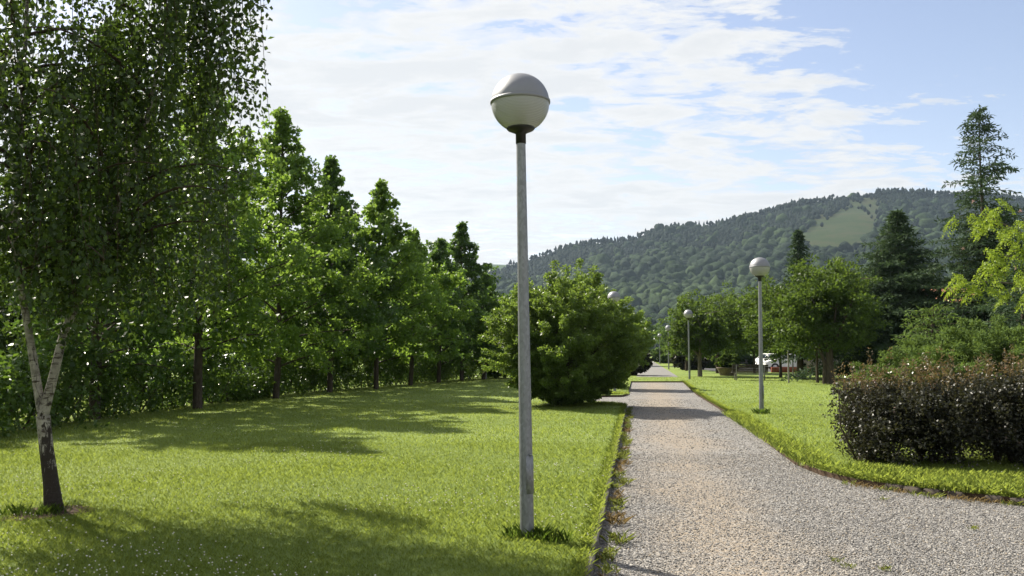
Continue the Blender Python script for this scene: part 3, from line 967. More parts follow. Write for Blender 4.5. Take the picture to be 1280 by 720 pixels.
# --- the silver birch at the left
def birch():
    rng = np.random.default_rng(21)
    b = on_ground(67, 638)
    w, c, tg = Geo(), Geo(), Geo()
    def P(px, py, dd=0.0): return at_depth(px, py, b[1] + dd) - b
    t0 = [np.array([0, 0, -.06]), np.array([0, 0, .02]), P(64, 605), P(58, 560), P(54, 520)]
    tube(w, t0, [.105, .092, .074, .066, .066], 16)
    f = P(54, 522)
    left = np.array([f, P(48, 490), P(44, 465), P(36, 415), P(28, 370), P(18, 300, -.1), [-.45, -.1, 3.6], [-.5, .0, 5.2], [-.55, .1, 7.4]])
    right = np.array([f, P(60, 496), P(67, 470), P(74, 440), P(80, 415, .1), [.35, .2, 2.8], [.7, .3, 4.2], [.9, .35, 5.6], [1.0, .3, 7.0]])
    tube(w, left, [.050, .043, .040, .037, .034, .031, .026, .018, .008], 12)
    tube(w, right, [.052, .048, .045, .043, .041, .038, .030, .018, .008], 12)
    SP, SD, SA = [], [], []
    for i in range(50):
        st = left if i % 2 else right
        z = 2.35 + 4.6 * rng.random() ** 1.35
        p0 = np.array([np.interp(z, st[:, 2], st[:, 0]), np.interp(z, st[:, 2], st[:, 1]), z])
        az = i * 2.39996 + rng.normal(0, .3)
        ln = rng.uniform(1.0, 2.45) * (1 - .055 * max(0, z - 3.5) ** 1.3)
        p1 = p0 + np.array([math.cos(az) * ln, math.sin(az) * ln, rng.uniform(.0, .7)])
        while 640 + (p1[0] + b[0]) / (p1[1] + b[1]) * FPX > 305 and ln > .3:
            p1 = p0 + (p1 - p0) * .88; ln *= .88
        cv = curve(p0, p1, .16 * ln, 8)
        tube(tg, cv, np.linspace(.022, .004, 8), 5)
        tint = rng.random()
        hubs = .15 + .85 * rng.random(5)
        for s in range(14):
            u = np.clip(hubs[s % 5] + rng.normal(0, .03), .1, 1)
            q0 = np.array([np.interp(u * 7, range(8), cv[:, k]) for k in range(3)])
            q0 = q0 + rng.normal(0, 1, 3) * [.09, .09, .08]
            zl = 1.62 + 1.3 * rng.random() ** 1.4
            wx, wy, wz = q0 + b
            mpy = 440 - (wz - .8 - CAM_H) / wy * FPX
            if 640 + wx / wy * FPX > np.interp(mpy, [100, 170, 250, 300], [320, 312, 292, 280]) + rng.normal(0, 5): continue
            length = min(rng.uniform(.6, 2.8), max(.25, q0[2] - zl))
            n = max(5, int(length * 40))
            g_ = np.linspace(0, 1, n)[:, None]
            sway = rng.normal(0, .10, 2)
            q = q0 + np.array([sway[0], sway[1], 0]) * g_ ** 1.5 * length + np.array([0, 0, -1.0]) * length * g_
            q = q + rng.normal(0, .05, (n, 3)) + np.array([1, 1, 0]) * .05 * np.sin(g_ * 5 + s)
            SP.append(q); SA.append(np.full(n, .6 * tint + .4 * rng.random()))
            if s % 2 == 0:
                tube(tg, np.stack([q0, q0 + [sway[0] * .4 * length, sway[1] * .4 * length, -.5 * length], q0 + [sway[0] * length, sway[1] * length, -length]]), [.004, .003, .0015], 3, cap=False)
        m = 90
        u = rng.random(m)
        q = np.stack([np.interp(u * 7, range(8), cv[:, k]) for k in range(3)], 1) + rng.normal(0, 1, (m, 3)) * .14
        q = q[(q[:, 0] + b[0]) / (q[:, 1] + b[1]) < -.318]
        SP.append(q); SA.append(np.full(len(q), tint))
    SP, SA = np.concatenate(SP), np.concatenate(SA)
    n = len(SP)
    a = np.clip(SA * .55 + rng.random(n) * .45, 0, 1)
    leaf_quads(c, rng, SP, .070, .050, np.array([0, 0, -1.0]) * np.ones((n, 1)), .55, .1, .12, a)
    root = empty('birch_tree', tuple(b), 'white-barked weeping birch with a forked trunk, on the lawn at the left', 'tree')
    w.build('trunk', M['birch_bark'], root, True)
    tg.build('branches', M['birch_twig'], root, True)
    c.build('crown', M['birch_leaf'], root)
birch()

# --- laurel hedge along the street, behind the maples
HL = [np.array([-11.6, -4.0, 0]), np.array([-10.4, 4.5, 0]), on_ground(-330, 600), on_ground(-120, 567), on_ground(0, 544), on_ground(118, 525), on_ground(247, 509), on_ground(345, 496), on_ground(412, 489), on_ground(470, 485), on_ground(513, 481), on_ground(560, 476.5), on_ground(612, 473)]
HL = np.array([p * 1.03 for p in HL])
def hedge_line():
    rng = np.random.default_rng(31)
    c, w = Geo(), Geo()
    seg = np.linalg.norm(np.diff(HL, axis=0), axis=1)
    s = np.concatenate([[0], np.cumsum(seg)])
    car_s = np.interp(300, [247, 345], [s[6], s[7]])
    n = 3700
    t = rng.random(n) ** 1.0 * s[-1]
    X = np.interp(t, s, HL[:, 0]); Y = np.interp(t, s, HL[:, 1])
    h = 1.62 + .20 * np.sin(t * 1.1) + .14 * np.sin(t * 2.7 + 1) - .78 * np.exp(-((t - car_s) / 1.9) ** 2)
    z = .06 + (h - .12) * rng.random(n) ** .85
    off = rng.normal(0, .48, n) * (1 - .35 * (z / h) ** 3)
    cen = np.stack([X + off * .75, Y + off * .65 + .45, z], 1)
    clumps(c, rng, cen, rng.uniform(.16, .34, n), 26, .14, .07, .85, up=.5, vary=.4)
    for tt in np.arange(.5, s[-1], .55):
        x, y = np.interp(tt, s, HL[:, 0]), np.interp(tt, s, HL[:, 1]) + .45
        for q in range(2):
            tube(w, [(x, y, -.05), (x + rng.normal(0, .2), y + rng.normal(0, .1), .6), (x + rng.normal(0, .3), y + rng.normal(0, .2), 1.05)], [.025, .018, .006], 5)
    root = empty('laurel_hedge', (0, 0, 0), 'long glossy laurel hedge running behind the row of maples on the left', 'hedge')
    w.build('stems', M['bark'], root, True)
    c.build('foliage', M['laurel_leaf'], root)
hedge_line()

# --- big multi-stemmed bush beside the path
def bush(name, loc, seed, H, Rc, label, ml, nstem=9, nb=300, leaves=26, L=.10, Wd=.06, zlow=.25, cat='bush', spray=1.0, group=None, squash=1.0, bulge=.55):
    rng = np.random.default_rng(seed)
    w, c = Geo(), Geo()
    for i in range(nstem):
        az = i * 2.39996 + rng.normal(0, .2)
        r = rng.uniform(.05, .22)
        e = np.array([math.cos(az) * Rc * rng.uniform(.2, .6), math.sin(az) * Rc * rng.uniform(.2, .6), H * rng.uniform(.5, .8)])
        tube(w, curve((math.cos(az) * r, math.sin(az) * r, -.06), e, -.05 * Rc, 6), np.linspace(.055, .012, 6) * (H / 4), 6)
    cen, cr, dr = [], [], []
    for i in range(nb):
        d = unit(rng.normal(size=3) * [1, 1, .9])
        el = d[2]
        rad = Rc * (1 + .12 * math.sin(5 * math.atan2(d[1], d[0]) + seed)) * rng.uniform(.70, 1.08) * (1.14 if rng.random() < .16 else 1)
        cz = H * bulge * .86
        tip = np.array([d[0] * rad, d[1] * rad * squash, cz + d[2] * (H - cz) * rng.uniform(.62, 1.04) * (1.16 if rng.random() < .15 else 1)]) if el > 0 else np.array([d[0] * rad * (1 + .05 * el), d[1] * rad * squash * (1 + .05 * el), cz + d[2] * (cz - zlow)])
        if tip[2] < zlow: tip[2] = zlow + rng.random() * .4
        base = np.array([tip[0] * .45, tip[1] * .45, max(.3, tip[2] * .62)])
        if i % 2 == 0: tube(w, curve(base, tip, .04, 4), np.linspace(.012, .003, 4), 4, cap=False)
        for f in (.45, .62, .78, .9, 1.0, 1.06):
            q = base + (tip - base) * f
            if f > .95: q = q + [0, 0, -.06]
            cen.append(q); cr.append(rng.uniform(.13, .22) * spray * (1.45 - .6 * f)); dr.append(unit(tip - base) * .9)
    clumps(c, rng, cen, np.array(cr) * Rc / 2.3, leaves, L, Wd, .55, dirs=np.array(dr), spread=.7, up=.8, vary=.5)
    root = empty(name, loc, label, cat, group)
    w.build('stems', M['bark'], root, True)
    c.build('foliage', ml, root)
    return root
bl = on_ground(708, 507)
bush('multi_stemmed_bush', tuple(bl), 41, 4.2, 2.08, 'large bright green multi-stemmed bush at the left edge of the gravel path', M['bush_leaf'], 9, 760, 36, .082, .050, .16, bulge=.54)
bush('multi_stemmed_bush', tuple(at_depth(766, 480, 38) * [1, 1, 0]), 42, 4.2, 1.45, 'looser bush standing behind the big bush, left of the path', M['bush_leaf'], 7, 230, 24, .12, .07, .3)
bush('dark_shrub', tuple(at_depth(793, 465, 58) * [1, 1, 0]), 43, 2.3, 1.15, 'dark purple-leaved shrub covering the start of the asphalt path', M['purple_leaf'], 6, 170, 24, .13, .09, .15, cat='shrub', bulge=.5)
bush('laurel_shrub', tuple(at_depth(628, 470, 51.5) * [1, 1, 0]), 44, 2.6, 1.5, 'light green shrub at the far end of the left lawn, beyond the near lamp pole', M['laurel_leaf'], 6, 120, 22, .15, .09, .1, cat='shrub')

# --- bronze hedge on the right
def bronze():
    rng = np.random.default_rng(51)
    c, w, sh = Geo(), Geo(), Geo()
    n = 4200
    def line(t):
        x = 5.05 + 5.8 * t
        return x, 12.6 - 0.55 * t
    t = rng.random(n)
    X, Y = line(t)
    gap = np.exp(-((X - 5.78) / .22) ** 2) + np.exp(-((X - 6.72) / .26) ** 2) + np.exp(-((X - 8.2) / .3) ** 2)
    z = .07 + (.96 + .08 * (X - 5)) * rng.random(n) ** .88
    keepm = ~((z < .34) & (gap > .45) & (rng.random(n) < .85))
    z = np.where((rng.random(n) < .25), z, z)
    off = rng.normal(0, .42, n)
    endw = np.clip((X - 4.6) / .6, .25, 1)
    cen = np.stack([X, Y + off * endw, z], 1)[keepm]
    clumps(c, rng, cen, rng.uniform(.09, .19, len(cen)), 30, .050, .033, .85, up=.4, vary=.35)
    for i in range(46):
        x, y = line((i + rng.random()) / 46)
        if abs(x - 5.78) < .16 or abs(x - 6.72) < .2: continue
        for q in range(3):
            tube(w, [(x, y, -.05), (x + rng.normal(0, .12), y + rng.normal(0, .2), .5), (x + rng.normal(0, .2), y + rng.normal(0, .3), 1.15)], [.018, .012, .004], 5)
    P, D = [], []
    for i in range(330):
        x, y = line(rng.random())
        y += rng.normal(0, .4)
        hgt = rng.uniform(.15, .42) if rng.random() < .9 else rng.uniform(.4, .62)
        lean = rng.normal(0, .18, 2)
        m = int(hgt * 90)
        gq = np.linspace(0, 1, m)[:, None]
        P.append(np.array([x, y, 1.0 + .07 * (x - 5)]) + np.array([lean[0], lean[1], 1]) * hgt * gq + rng.normal(0, .022, (m, 3)))
        D.append(np.repeat(np.array([[lean[0], lean[1], .8]]), m, 0))
    leaf_quads(sh, rng, np.concatenate(P), .045, .022, np.concatenate(D), .8, .3)
    root = empty('bronze_hedge', (0, 0, 0), 'bronze and dark leaved hedge with reddish shoots on the right, behind the stone edging', 'hedge')
    w.build('stems', M['bark'], root, True)
    c.build('foliage', M['bronze_leaf'], root)
    sh.build('shoots', M['bronze_shoot'], root)
bronze()

# --- conifers and shrubs behind the hedge on the right
def put_cedar(px, pt, d, seed, Rm, label, mat='needle', **kw):
    p = at_depth(px, 440, d); p[2] = 0
    H = CAM_H + (440 - pt) / FPX * d
    w, c = cedar(seed, H, Rm, **kw)
    finish_tree('cedar_tree', tuple(p), w, c, M['bark'], M[mat], label, 'tree', 'cedars')
put_cedar(1236, 130, 42, 61, 3.3, 'tallest cedar, its bare spire against the sky at the right edge', top_sparse=.58, k_lvl=25.0, L=.26, Wd=.075, pw=.62, zc=1.0)
put_cedar(1127, 264, 46, 62, 6.4, 'broad dark pyramidal cedar between the cherries and the tallest cedar', k_lvl=30, pw=.98, Wd=.085)
put_cedar(1001, 288, 80, 63, 3.2, 'far dark cedar rising behind the cherry crowns', k_lvl=12, L=.42, Wd=.14)
put_cedar(1052, 322, 72, 66, 1.5, 'thin pale-topped cedar between the two dark ones', mat='needle_pale', k_lvl=12, L=.36, Wd=.12)
put_cedar(1168, 384, 26, 64, 2.4, 'young pale green cedar with feathery boughs behind the bronze hedge', mat='needle_pale', zc=.2, k_lvl=22, L=.18, Wd=.05, pw=.6)
put_cedar(1282, 330, 27, 65, 3.2, 'drooping green cedar at the right edge, behind the juniper', mat='needle', zc=.2, k_lvl=18, L=.20, Wd=.055, pw=.6)

bush('juniper_shrub', tuple(at_depth(1245, 470, 17.5) * [1, 1, 0]), 71, 2.25, 1.9, 'low spreading juniper above the bronze hedge at the right edge', M['needle_pale'], 7, 420, 44, .09, .030, .2, cat='shrub', bulge=.5, spray=1.1)
bush('juniper_shrub', tuple(at_depth(1165, 470, 19) * [1, 1, 0]), 72, 1.9, 1.5, 'smaller juniper at the foot of the young pale cedar', M['needle_pale'], 6, 320, 40, .09, .030, .2, cat='shrub', bulge=.5)

# --- silk tree whose branches reach in from the right
def silk():
    rng = np.random.default_rng(81)
    w, c = Geo(), Geo()
    fl = []
    base = np.array([11.6, 15.4, 0.0])
    fork = np.array([11.0, 14.6, 2.1]) - base
    tube(w, [(0, 0, -.1), fork * .5 + [.05, 0, 0], fork], [.14, .11, .095], 10)
    ends = []
    for px, py, d in ((1228, 268, 11.6), (1276, 272, 11.4), (1250, 318, 11.4), (1220, 352, 11.6), (1282, 312, 11.2), (1292, 352, 11.4), (1330, 240, 12), (1400, 300, 12.5), (1360, 200, 13), (1470, 230, 14.5)):
        e = at_depth(px, py, d) - base
        cv = curve(fork, e, .18, 9)
        tube(w, cv, np.linspace(.05, .006, 9), 6)
        ends.append((cv, e))
    for cv, e in ends:
        starts = [e + rng.normal(0, 1, 3) * [.20, .2, .10] for _ in range(9)] + [cv[-2] + rng.normal(0, 1, 3) * [.2, .2, .08] for _ in range(2)]
        for s in starts:
            az = rng.random() * 6.283
            out = np.array([math.cos(az), math.sin(az) * .8, .15])
            Ln = rng.uniform(.20, .31)
            k = 9
            tt = np.linspace(.12, 1, k)[:, None]
            rachis = s + out * Ln * tt + np.array([0, 0, -1]) * (.85 * Ln * tt ** 2)
            side = unit(np.cross(out, [0, 0, 1.0]))
            for j in range(k):
                for sg in (-1, 1):
                    pl = .15 * (1 - .45 * abs(tt[j, 0] - .55))
                    d = unit(side * sg + out * .4 + np.array([0, 0, -1.25]))
                    m = 10
                    q = rachis[j] + d * pl * np.linspace(.05, 1, m)[:, None]
                    leaf_quads(c, rng, q, .030, .021, np.repeat((out * .7 + [0, 0, -.3])[None], m, 0), .35, .9, .05, np.clip(rng.normal(.55, .22, m), 0, 1))
        for q in range(1):
            t = e + rng.normal(0, 1, 3) * [.2, .15, .05] + [0, 0, .10]
            f = Geo(); fl.append(f)
            leaf_quads(f, rng, np.repeat(t[None], 26, 0), .035, .004, np.repeat([[0, 0, .6]], 26, 0), .8, .2)
    root = empty('silk_tree', tuple(base), 'bright yellow-green silk tree whose feathery branches reach in from the right edge', 'tree')
    w.build('trunk', M['bark_grey'], root, True)
    c.build('crown', M['silk_leaf'], root)
    M['silk_flower'] = plain('silk flower', (0.60, 0.38, 0.34), 0.8, 0.2)
    for f in fl: f.build('flower', M['silk_flower'], root)
silk()

# --- the cherry grove across the right lawn
grove = [ # px, py foot, crown half width px, top py, label, seed extras
    (875, 470.6, 36, 388, 'cherry with a pale grey trunk right of the third globe lamp', 'bark_grey', .14),
    (897, 466.5, 48, 372, 'cherry with a dark trunk beside the stone planter', 'bark', .13),
    (858, 463.5, 17, 402, 'slim cherry behind the third globe lamp', 'bark', .11),
    (943, 466.5, 48, 380, 'cherry with a thin trunk behind the long bench', 'bark', .09),
    (976, 472, 52, 362, 'cherry with a thin trunk left of the two slender posts', 'bark', .09),
    (1022, 478.5, 62, 346, 'young cherry with a thin dark stem right of the slim white post', 'bark', .07),
    (1038, 480, 60, 340, 'biggest cherry, with a broad bright crown and thick dark trunks', 'bark', .20),
    (1001, 474, 40, 392, 'cherry with a thick black trunk beside the slim white post', 'bark', .22),
]
for k, (px, py, hw, pt, lab, bm_, tr) in enumerate(grove):
    p = on_ground(px, py)
    H = CAM_H + (440 - pt) / FPX * p[1]
    Rc = hw / FPX * p[1]
    w, c = round_tree(200 + k, H, Rc, min(1.75, H * .34), tr, 34, .18, .12, 7, 430, .66)
    if k == 6:
        tube(w, [(-.25, .1, -.1), (-.2, .1, 1.0), (-.6, .2, 2.4)], [.14, .11, .06], 8)
    finish_tree('cherry_tree', tuple(p), w, c, M[bm_], M['cherry_leaf'], lab, 'tree', 'cherries across the right lawn')

# --- trees and shrubs beyond
protos = []
for k in range(3):
    w, c = round_tree(300 + k, 6.2 + .6 * k, 3.1, 1.3, .16, 34, .30, .22, 6, 380, .72)
    protos.append((w.mesh('trunk', M['bark'], True), c.mesh('crown', M['far_leaf'])))
far = [ # px, depth, scale, label
    (700, 118, 1.5, 'far rounded tree behind the big bush, straight over its base'), (735, 100, 1.2, 'far rounded tree behind the right half of the big bush'),
    (800, 175, 1.1, 'far tree at the vanishing end of the path'), (846, 150, 1.0, 'far tree above the pale shrubs beyond the lamps'),
    (850, 100, .55, 'light green tree over the lamp post whose head is lost'), (868, 118, 1.0, 'far tree behind the third globe lamp'),
    (900, 98, .95, 'far tree behind the stone planter'), (925, 112, 1.1, 'far tree behind the pale van'),
    (960, 104, 1.1, 'far tree behind the red wall'), (1000, 98, 1.25, 'far tree behind the slim white post'),
    (1040, 96, 1.2, 'far tree between the thin dark stem and the thick trunks'), (1085, 90, 1.2, 'far tree left of the broad cedar trunk'),
    (1105, 80, 1.1, 'far tree just left of the tiled house'), (1262, 96, 1.3, 'far tree behind the tallest cedar'), (1300, 70, 1.2, 'far tree beyond the right edge of the hedge'),
    (640, 95, 1.25, 'far tree directly behind the near lamp pole'), (590, 84, 1.1, 'far tree behind the last maple of the row'), (530, 74, 1.15, 'tree across the street behind the shortest maple'),
    (470, 66, 1.1, 'tree across the street behind the bright pointed maple'), (390, 60, 1.15, 'tree across the street right of the tallest maple'), (270, 54, 1.05, 'tree across the street behind the silver car'),
    (180, 48, 1.1, 'tree across the street between the two nearest maples'), (60, 42, 1.15, 'tree across the street behind the birch trunk'), (-60, 40, 1.1, 'tree across the street at the very left edge'), (-230, 36, 1.1, 'tree across the street beyond the left edge'), (-480, 32, 1.2, 'tree across the street far beyond the left edge'),
]
random.seed(8)
for i, (px, d, s, lab) in enumerate(far):
    p = at_depth(px, 440, d)
    root = empty('broadleaf_tree', (p[0], d, 0), lab, 'tree', 'trees beyond the park')
    wm, cm = protos[i % 3]
    for nm, me in (('trunk', wm), ('crown', cm)):
        o = bpy.data.objects.new(nm, me); C.objects.link(o); o.parent = root
    root.scale = (s * random.uniform(.9, 1.1), s * random.uniform(.9, 1.1), s * random.uniform(.9, 1.1))
    root.rotation_euler.z = random.random() * 6.28

for px, d, H, Rc, lab, ml in ((858, 92, 2.2, 1.7, 'pale rounded shrub beyond the post with the lost head', 'far_leaf'), (862, 76, 1.9, 1.5, 'dark low shrub between the two slim trunks behind the third lamp', 'purple_leaf'),
                          (833, 120, 2.6, 2.2, 'far grey-green shrub above the far parked car', 'far_leaf'), (887, 84, 2.2, 1.6, 'light green shrub left of the planter', 'far_leaf'),
                          (1030, 70, 2.0, 1.5, 'green shrub by the wall behind the thin dark stem', 'far_leaf'),
                          (872, 98, 3.2, 2.6, 'dark green shrub filling the gap behind the grey cherry trunk', 'maple_leaf_deep'), (905, 90, 3.4, 2.6, 'dark green shrub rising over the stone planter', 'maple_leaf_deep'),
                          (948, 92, 3.0, 2.4, 'dark green shrub between the white van and the white car', 'maple_leaf_deep'), (1062, 74, 3.0, 2.6, 'dark green shrub behind the thick cherry trunks', 'maple_leaf_deep'),
                          (980, 86, 4.0, 2.8, 'tall dark shrub over the red brick wall', 'maple_leaf_deep'), (1098, 62, 3.2, 2.6, 'dark green shrub left of the foot of the broad cedar', 'maple_leaf_deep'),
                          (1020, 84, 3.6, 2.6, 'dark green shrub over the grey wall', 'maple_leaf_deep')):
    p = at_depth(px, 440, d)
    bush('far_shrub', (p[0], d, 0), int(px), H, Rc, lab, M[ml], 5, 130, 20, .24, .16, .1, cat='shrub', bulge=.5)

# ------------------------------------------------------------------ street furniture, vehicles, house
M['wood_dark'] = plain('dark bench wood', (0.035, 0.026, 0.020), 0.7, 0.3, 0, 0.3, 9, 0.3)
M['planter'] = plain('planter stone', (0.15, 0.12, 0.10), 0.9, 0.2, 0, 0.3, 6, 0.5)
M['brick'] = plain('red brick wall', (0.24, 0.075, 0.055), 0.9, 0.2, 0, 0.3, 5, 0.3)
M['grey_wall'] = plain('grey rendered wall', (0.26, 0.24, 0.23), 0.9, 0.2, 0, 0.2, 2, 0.2)
M['post'] = plain('grey post', (0.22, 0.21, 0.19), 0.7, 0.3, 0, 0.25, 6, 0.2)
M['white_paint'] = plain('white paint', (0.78, 0.78, 0.76), 0.5, 0.4, 0, 0.06, 4, 0.02)
M['silver_paint'] = plain('silver car paint', (0.42, 0.45, 0.50), 0.3, 0.5, 0.5, 0.05, 4, 0.0)
M['glass'] = plain('car glass', (0.03, 0.04, 0.05), 0.08, 0.6, 0, 0.05, 3, 0.0)
M['tyre'] = plain('tyre rubber', (0.02, 0.02, 0.02), 0.8, 0.3)
M['rim'] = plain('wheel rim', (0.5, 0.5, 0.5), 0.35, 0.5, 0.8)
M['head_lens'] = plain('lamp lens', (0.75, 0.75, 0.72), 0.15, 0.5)
M['red_lens'] = plain('tail lens', (0.45, 0.03, 0.02), 0.2, 0.5)
M['tile'] = None
def tile_mat():
    m, nt, out = nodes('terracotta tiles')
    v = coords(nt)
    w = N(nt, 'ShaderNodeTexWave', wave_type='BANDS', bands_direction='X'); w.inputs['Scale'].default_value = 1.6
    nt.links.new(v, w.inputs[0])
    n = noise(nt, v, 3, 6, .7)
    c = ramp(nt, n, [(.3, (.26, .10, .06)), (.7, (.46, .22, .13))])
    principled(nt, out, c, .9, .2, 0, w.outputs[1], .8, .1)
    return m
M['tile'] = tile_mat()

def bench():
    p = on_ground(938, 475.5)
    root = empty('park_bench', tuple(p), 'long dark wooden bench seen from behind, right lawn, left of the second lamp pole', 'bench', rz=R(-4))
    g = Geo()
    for k in range(4): box(g, (-1.0, .06 + .11 * k, .42), (1.0, .15 + .11 * k, .46), bev=.006)
    g.build('seat', M['wood_dark'], root)
    g = Geo()
    for k in range(4): box(g, (-1.0, -.02 - .012 * k, .48 + .105 * k), (1.0, .02 - .012 * k, .575 + .105 * k), bev=.006)
    g.build('backrest', M['wood_dark'], root)
    for x in (-.78, .78):
        g = Geo()
        box(g, (x - .03, -.09, 0), (x + .03, -.035, .88), bev=.006)
        box(g, (x - .03, .40, 0), (x + .03, .46, .415), bev=.006)
        box(g, (x - .03, -.03, .36), (x + .03, .395, .415), bev=.006)
        g.build('leg', M['post'], root)
bench()

def planter():
    p = on_ground(910, 469.5)
    root = empty('stone_planter', tuple(p), 'wide brown stone planter bowl beside the dark cherry trunk', 'planter')
    g = Geo()
    lathe(g, [(0, 0), (.52, 0), (.55, .05), (.66, .35), (.76, .50), (.78, .56), (.72, .56), (.70, .50), (0, .48)], 28)
    g.build('bowl', M['planter'], root, False)
    g = Geo()
    lathe(g, [(0, .495), (.66, .51)], 24)
    g.build('soil_fill', M['soil'], root)
    bush('planted_shrub', (p[0], p[1], .47), 91, 1.15, .75, 'rounded green shrub growing in the brown stone planter', M['cherry_leaf'], 6, 70, 20, .12, .08, .08, cat='shrub', bulge=.5)
planter()

def slim_posts():
    for px, py, top, lab in ((986, 478.8, 436, 'slender brown-grey post with a pale head, left one of the two posts among the cherries'), (991.5, 471.5, 437, 'slender pale mottled post, right one of the two posts among the cherries')):
        p = on_ground(px, py)
        H = CAM_H + (440 - top) / FPX * p[1]
        root = empty('slim_post', tuple(p), lab, 'post')
        g = Geo(); tube(g, [(0, 0, -.05), (0, 0, H * .5), (.01, 0, H)], [.045, .042, .04], 12)
        g.build('shaft', M['post'], root, True)
        g = Geo(); tube(g, [(.01, 0, H - .24), (.01, 0, H - .05), (.01, 0, H + .01)], [.05, .05, .03], 12)
        g.build('head', M['concrete'], root, True)
slim_posts()

def white_post():
    p = on_ground(1006.5, 473.6)
    root = empty('white_bollard', tuple(p), 'slim white post with a ringed round top beside the thick black trunk', 'bollard')
    g = Geo(); lathe(g, [(0, -.02), (.10, -.02), (.10, .05), (.075, .06), (.07, .40), (.095, .44), (.095, .60), (.06, .66), (.05, .74), (0, .74)], 20)
    g.build('shaft', M['white_paint'], root, True)
    g = Geo()
    t = np.linspace(0, 2 * math.pi, 25)
    tube(g, np.stack([.10 * np.cos(t), 0 * t, .86 + .10 * np.sin(t)], 1), .028, 8, cap=False)
    g.build('ring', M['white_paint'], root, True)
    g = Geo(); lathe(g, [(0, -.012), (.085, -.012), (.085, .012), (0, .012)], 20)
    o = g.build('disc', M['black_cup'], root); o.location = (0, 0, .86); o.rotation_euler = (math.pi / 2, 0, 0)
white_post()

g = Geo(); box(g, (0, 0, -.05), (3.4, .25, .42), bev=.02)
o = g.build('brick_wall', M['brick'], loc=tuple(at_depth(964, 440, 66) * [1, 1, 0])); o.rotation_euler.z = R(-3)
tag(o, 'low red brick wall glimpsed between the cherry trunks', 'wall')
g = Geo(); box(g, (0, 0, -.05), (9, .25, 1.15), bev=.02); box(g, (-.05, -.05, 1.16), (9.05, .30, 1.24), bev=.01)
o = g.build('rendered_wall', M['grey_wall'], loc=tuple(at_depth(1002, 440, 67.5) * [1, 1, 0])); o.rotation_euler.z = R(-4)
tag(o, 'low grey rendered wall behind the thin dark stem and thick trunks', 'wall')

def make_car(loc, rz, label, paint, van=False, group='parked vehicles'):
    root = empty('parked_van' if van else 'parked_car', loc, label, 'van' if van else 'car', group, rz)
    g = Geo()
    if van:
        prof = [(-2.3, .35), (-2.35, .9), (-2.3, 1.85), (-2.1, 2.0), (.9, 2.0), (1.45, 1.25), (2.2, 1.0), (2.35, .7), (2.3, .35)]
    else:
        prof = [(-2.05, .35), (-2.1, .65), (-2.0, .92), (-1.75, .98), (-1.2, 1.40), (-.3, 1.46), (.45, 1.38), (1.05, .98), (1.85, .84), (2.08, .65), (2.05, .35)]
    def half(z): return .84 if z < 1.0 else .84 - .22 * (z - 1.0) / .5 if not van else .90 - .05 * max(0, z - 1)
    n = len(prof)
    ring = [(x, -half(z), z) for x, z in prof] + [(x, half(z), z) for x, z in prof]
    g.add(ring, [(i, i + 1, n + i + 1, n + i) for i in range(n - 1)] + [(n - 1, 0, n, 2 * n - 1)])
    g.add(ring[:n], [tuple(range(n))[::-1]]); g.add(ring[n:], [tuple(range(n))])
    body = g.build('body', paint, root)
    bv = body.modifiers.new('edge', 'BEVEL'); bv.width = .05; bv.segments = 2
    if van: wins = [[(.05, 1.3), (1.25, 1.3), (.82, 1.88), (.05, 1.88)], [(-2.0, 1.3), (-.1, 1.3), (-.1, 1.85), (-2.0, 1.85)]]
    else: wins = [[(-.28, 1.02), (.88, 1.02), (.40, 1.33), (-.28, 1.40)], [(-1.55, 1.02), (-.36, 1.02), (-.36, 1.40), (-1.12, 1.36)]]
    for wn in wins:
        for s in (-1, 1):
            g = Geo()
            q = [(x, s * (half(z) + .012), z) for x, z in wn] + [(x, s * (half(z) - .02), z) for x, z in wn]
            g.add(q, [(0, 1, 2, 3), (4, 7, 6, 5), (0, 4, 5, 1), (1, 5, 6, 2), (2, 6, 7, 3), (3, 7, 4, 0)])
            g.build('side_window', M['glass'], root)
    for (x0, z0), (x1, z1), nm in (((1.02, 1.02) if not van else (1.42, 1.3), (.50, 1.36) if not van else (.95, 1.95), 'windscreen'), ((-1.72, 1.02) if not van else (-2.31, 1.3), (-1.24, 1.38) if not van else (-2.28, 1.82), 'rear_window')):
        g = Geo()
        o_ = .025 if nm == 'windscreen' else -.025
        q = [(x0 + o_, -half(z0) + .1, z0 + .02), (x0 + o_, half(z0) - .1, z0 + .02), (x1 + o_, half(z1) - .1, z1 + .02), (x1 + o_, -half(z1) + .1, z1 + .02)]
        q += [(x - 2 * o_, y_, z - .04) for x, y_, z in q]
        g.add(q, [(0, 1, 2, 3), (4, 7, 6, 5), (0, 4, 5, 1), (1, 5, 6, 2), (2, 6, 7, 3), (3, 7, 4, 0)])
        g.build(nm, M['glass'], root)
    for x in (-1.3, 1.32):
        for s in (-1, 1):
            g = Geo(); lathe(g, [(.20, -.1), (.30, -.1), (.325, -.07), (.325, .07), (.30, .1), (.20, .1)], 24)
            wh = g.build('wheel', M['tyre'], root, False); wh.location = (x, s * .78, .325); wh.rotation_euler = (math.pi / 2, 0, 0)
            g = Geo(); lathe(g, [(0, -.085), (.2, -.095), (.2, .095), (0, .085)], 18)
            g.build('rim', M['rim'], wh)
    for s in (-1, 1):
        g = Geo(); box(g, (1.98 if not van else 2.2, s * .62 - .14, .62), (2.12 if not van else 2.37, s * .62 + .14, .76), bev=.02); g.build('headlight', M['head_lens'], root)
        g = Geo(); box(g, (-2.13 if not van else -2.38, s * .66 - .10, .70), (-2.02, s * .66 + .10, .86), bev=.02); g.build('tail_light', M['red_lens'], root)
    return root
p = at_depth(300, 440, 35); make_car((p[0], 35, 0.006), R(58), 'silver car parked behind the dip in the laurel hedge', M['silver_paint'])
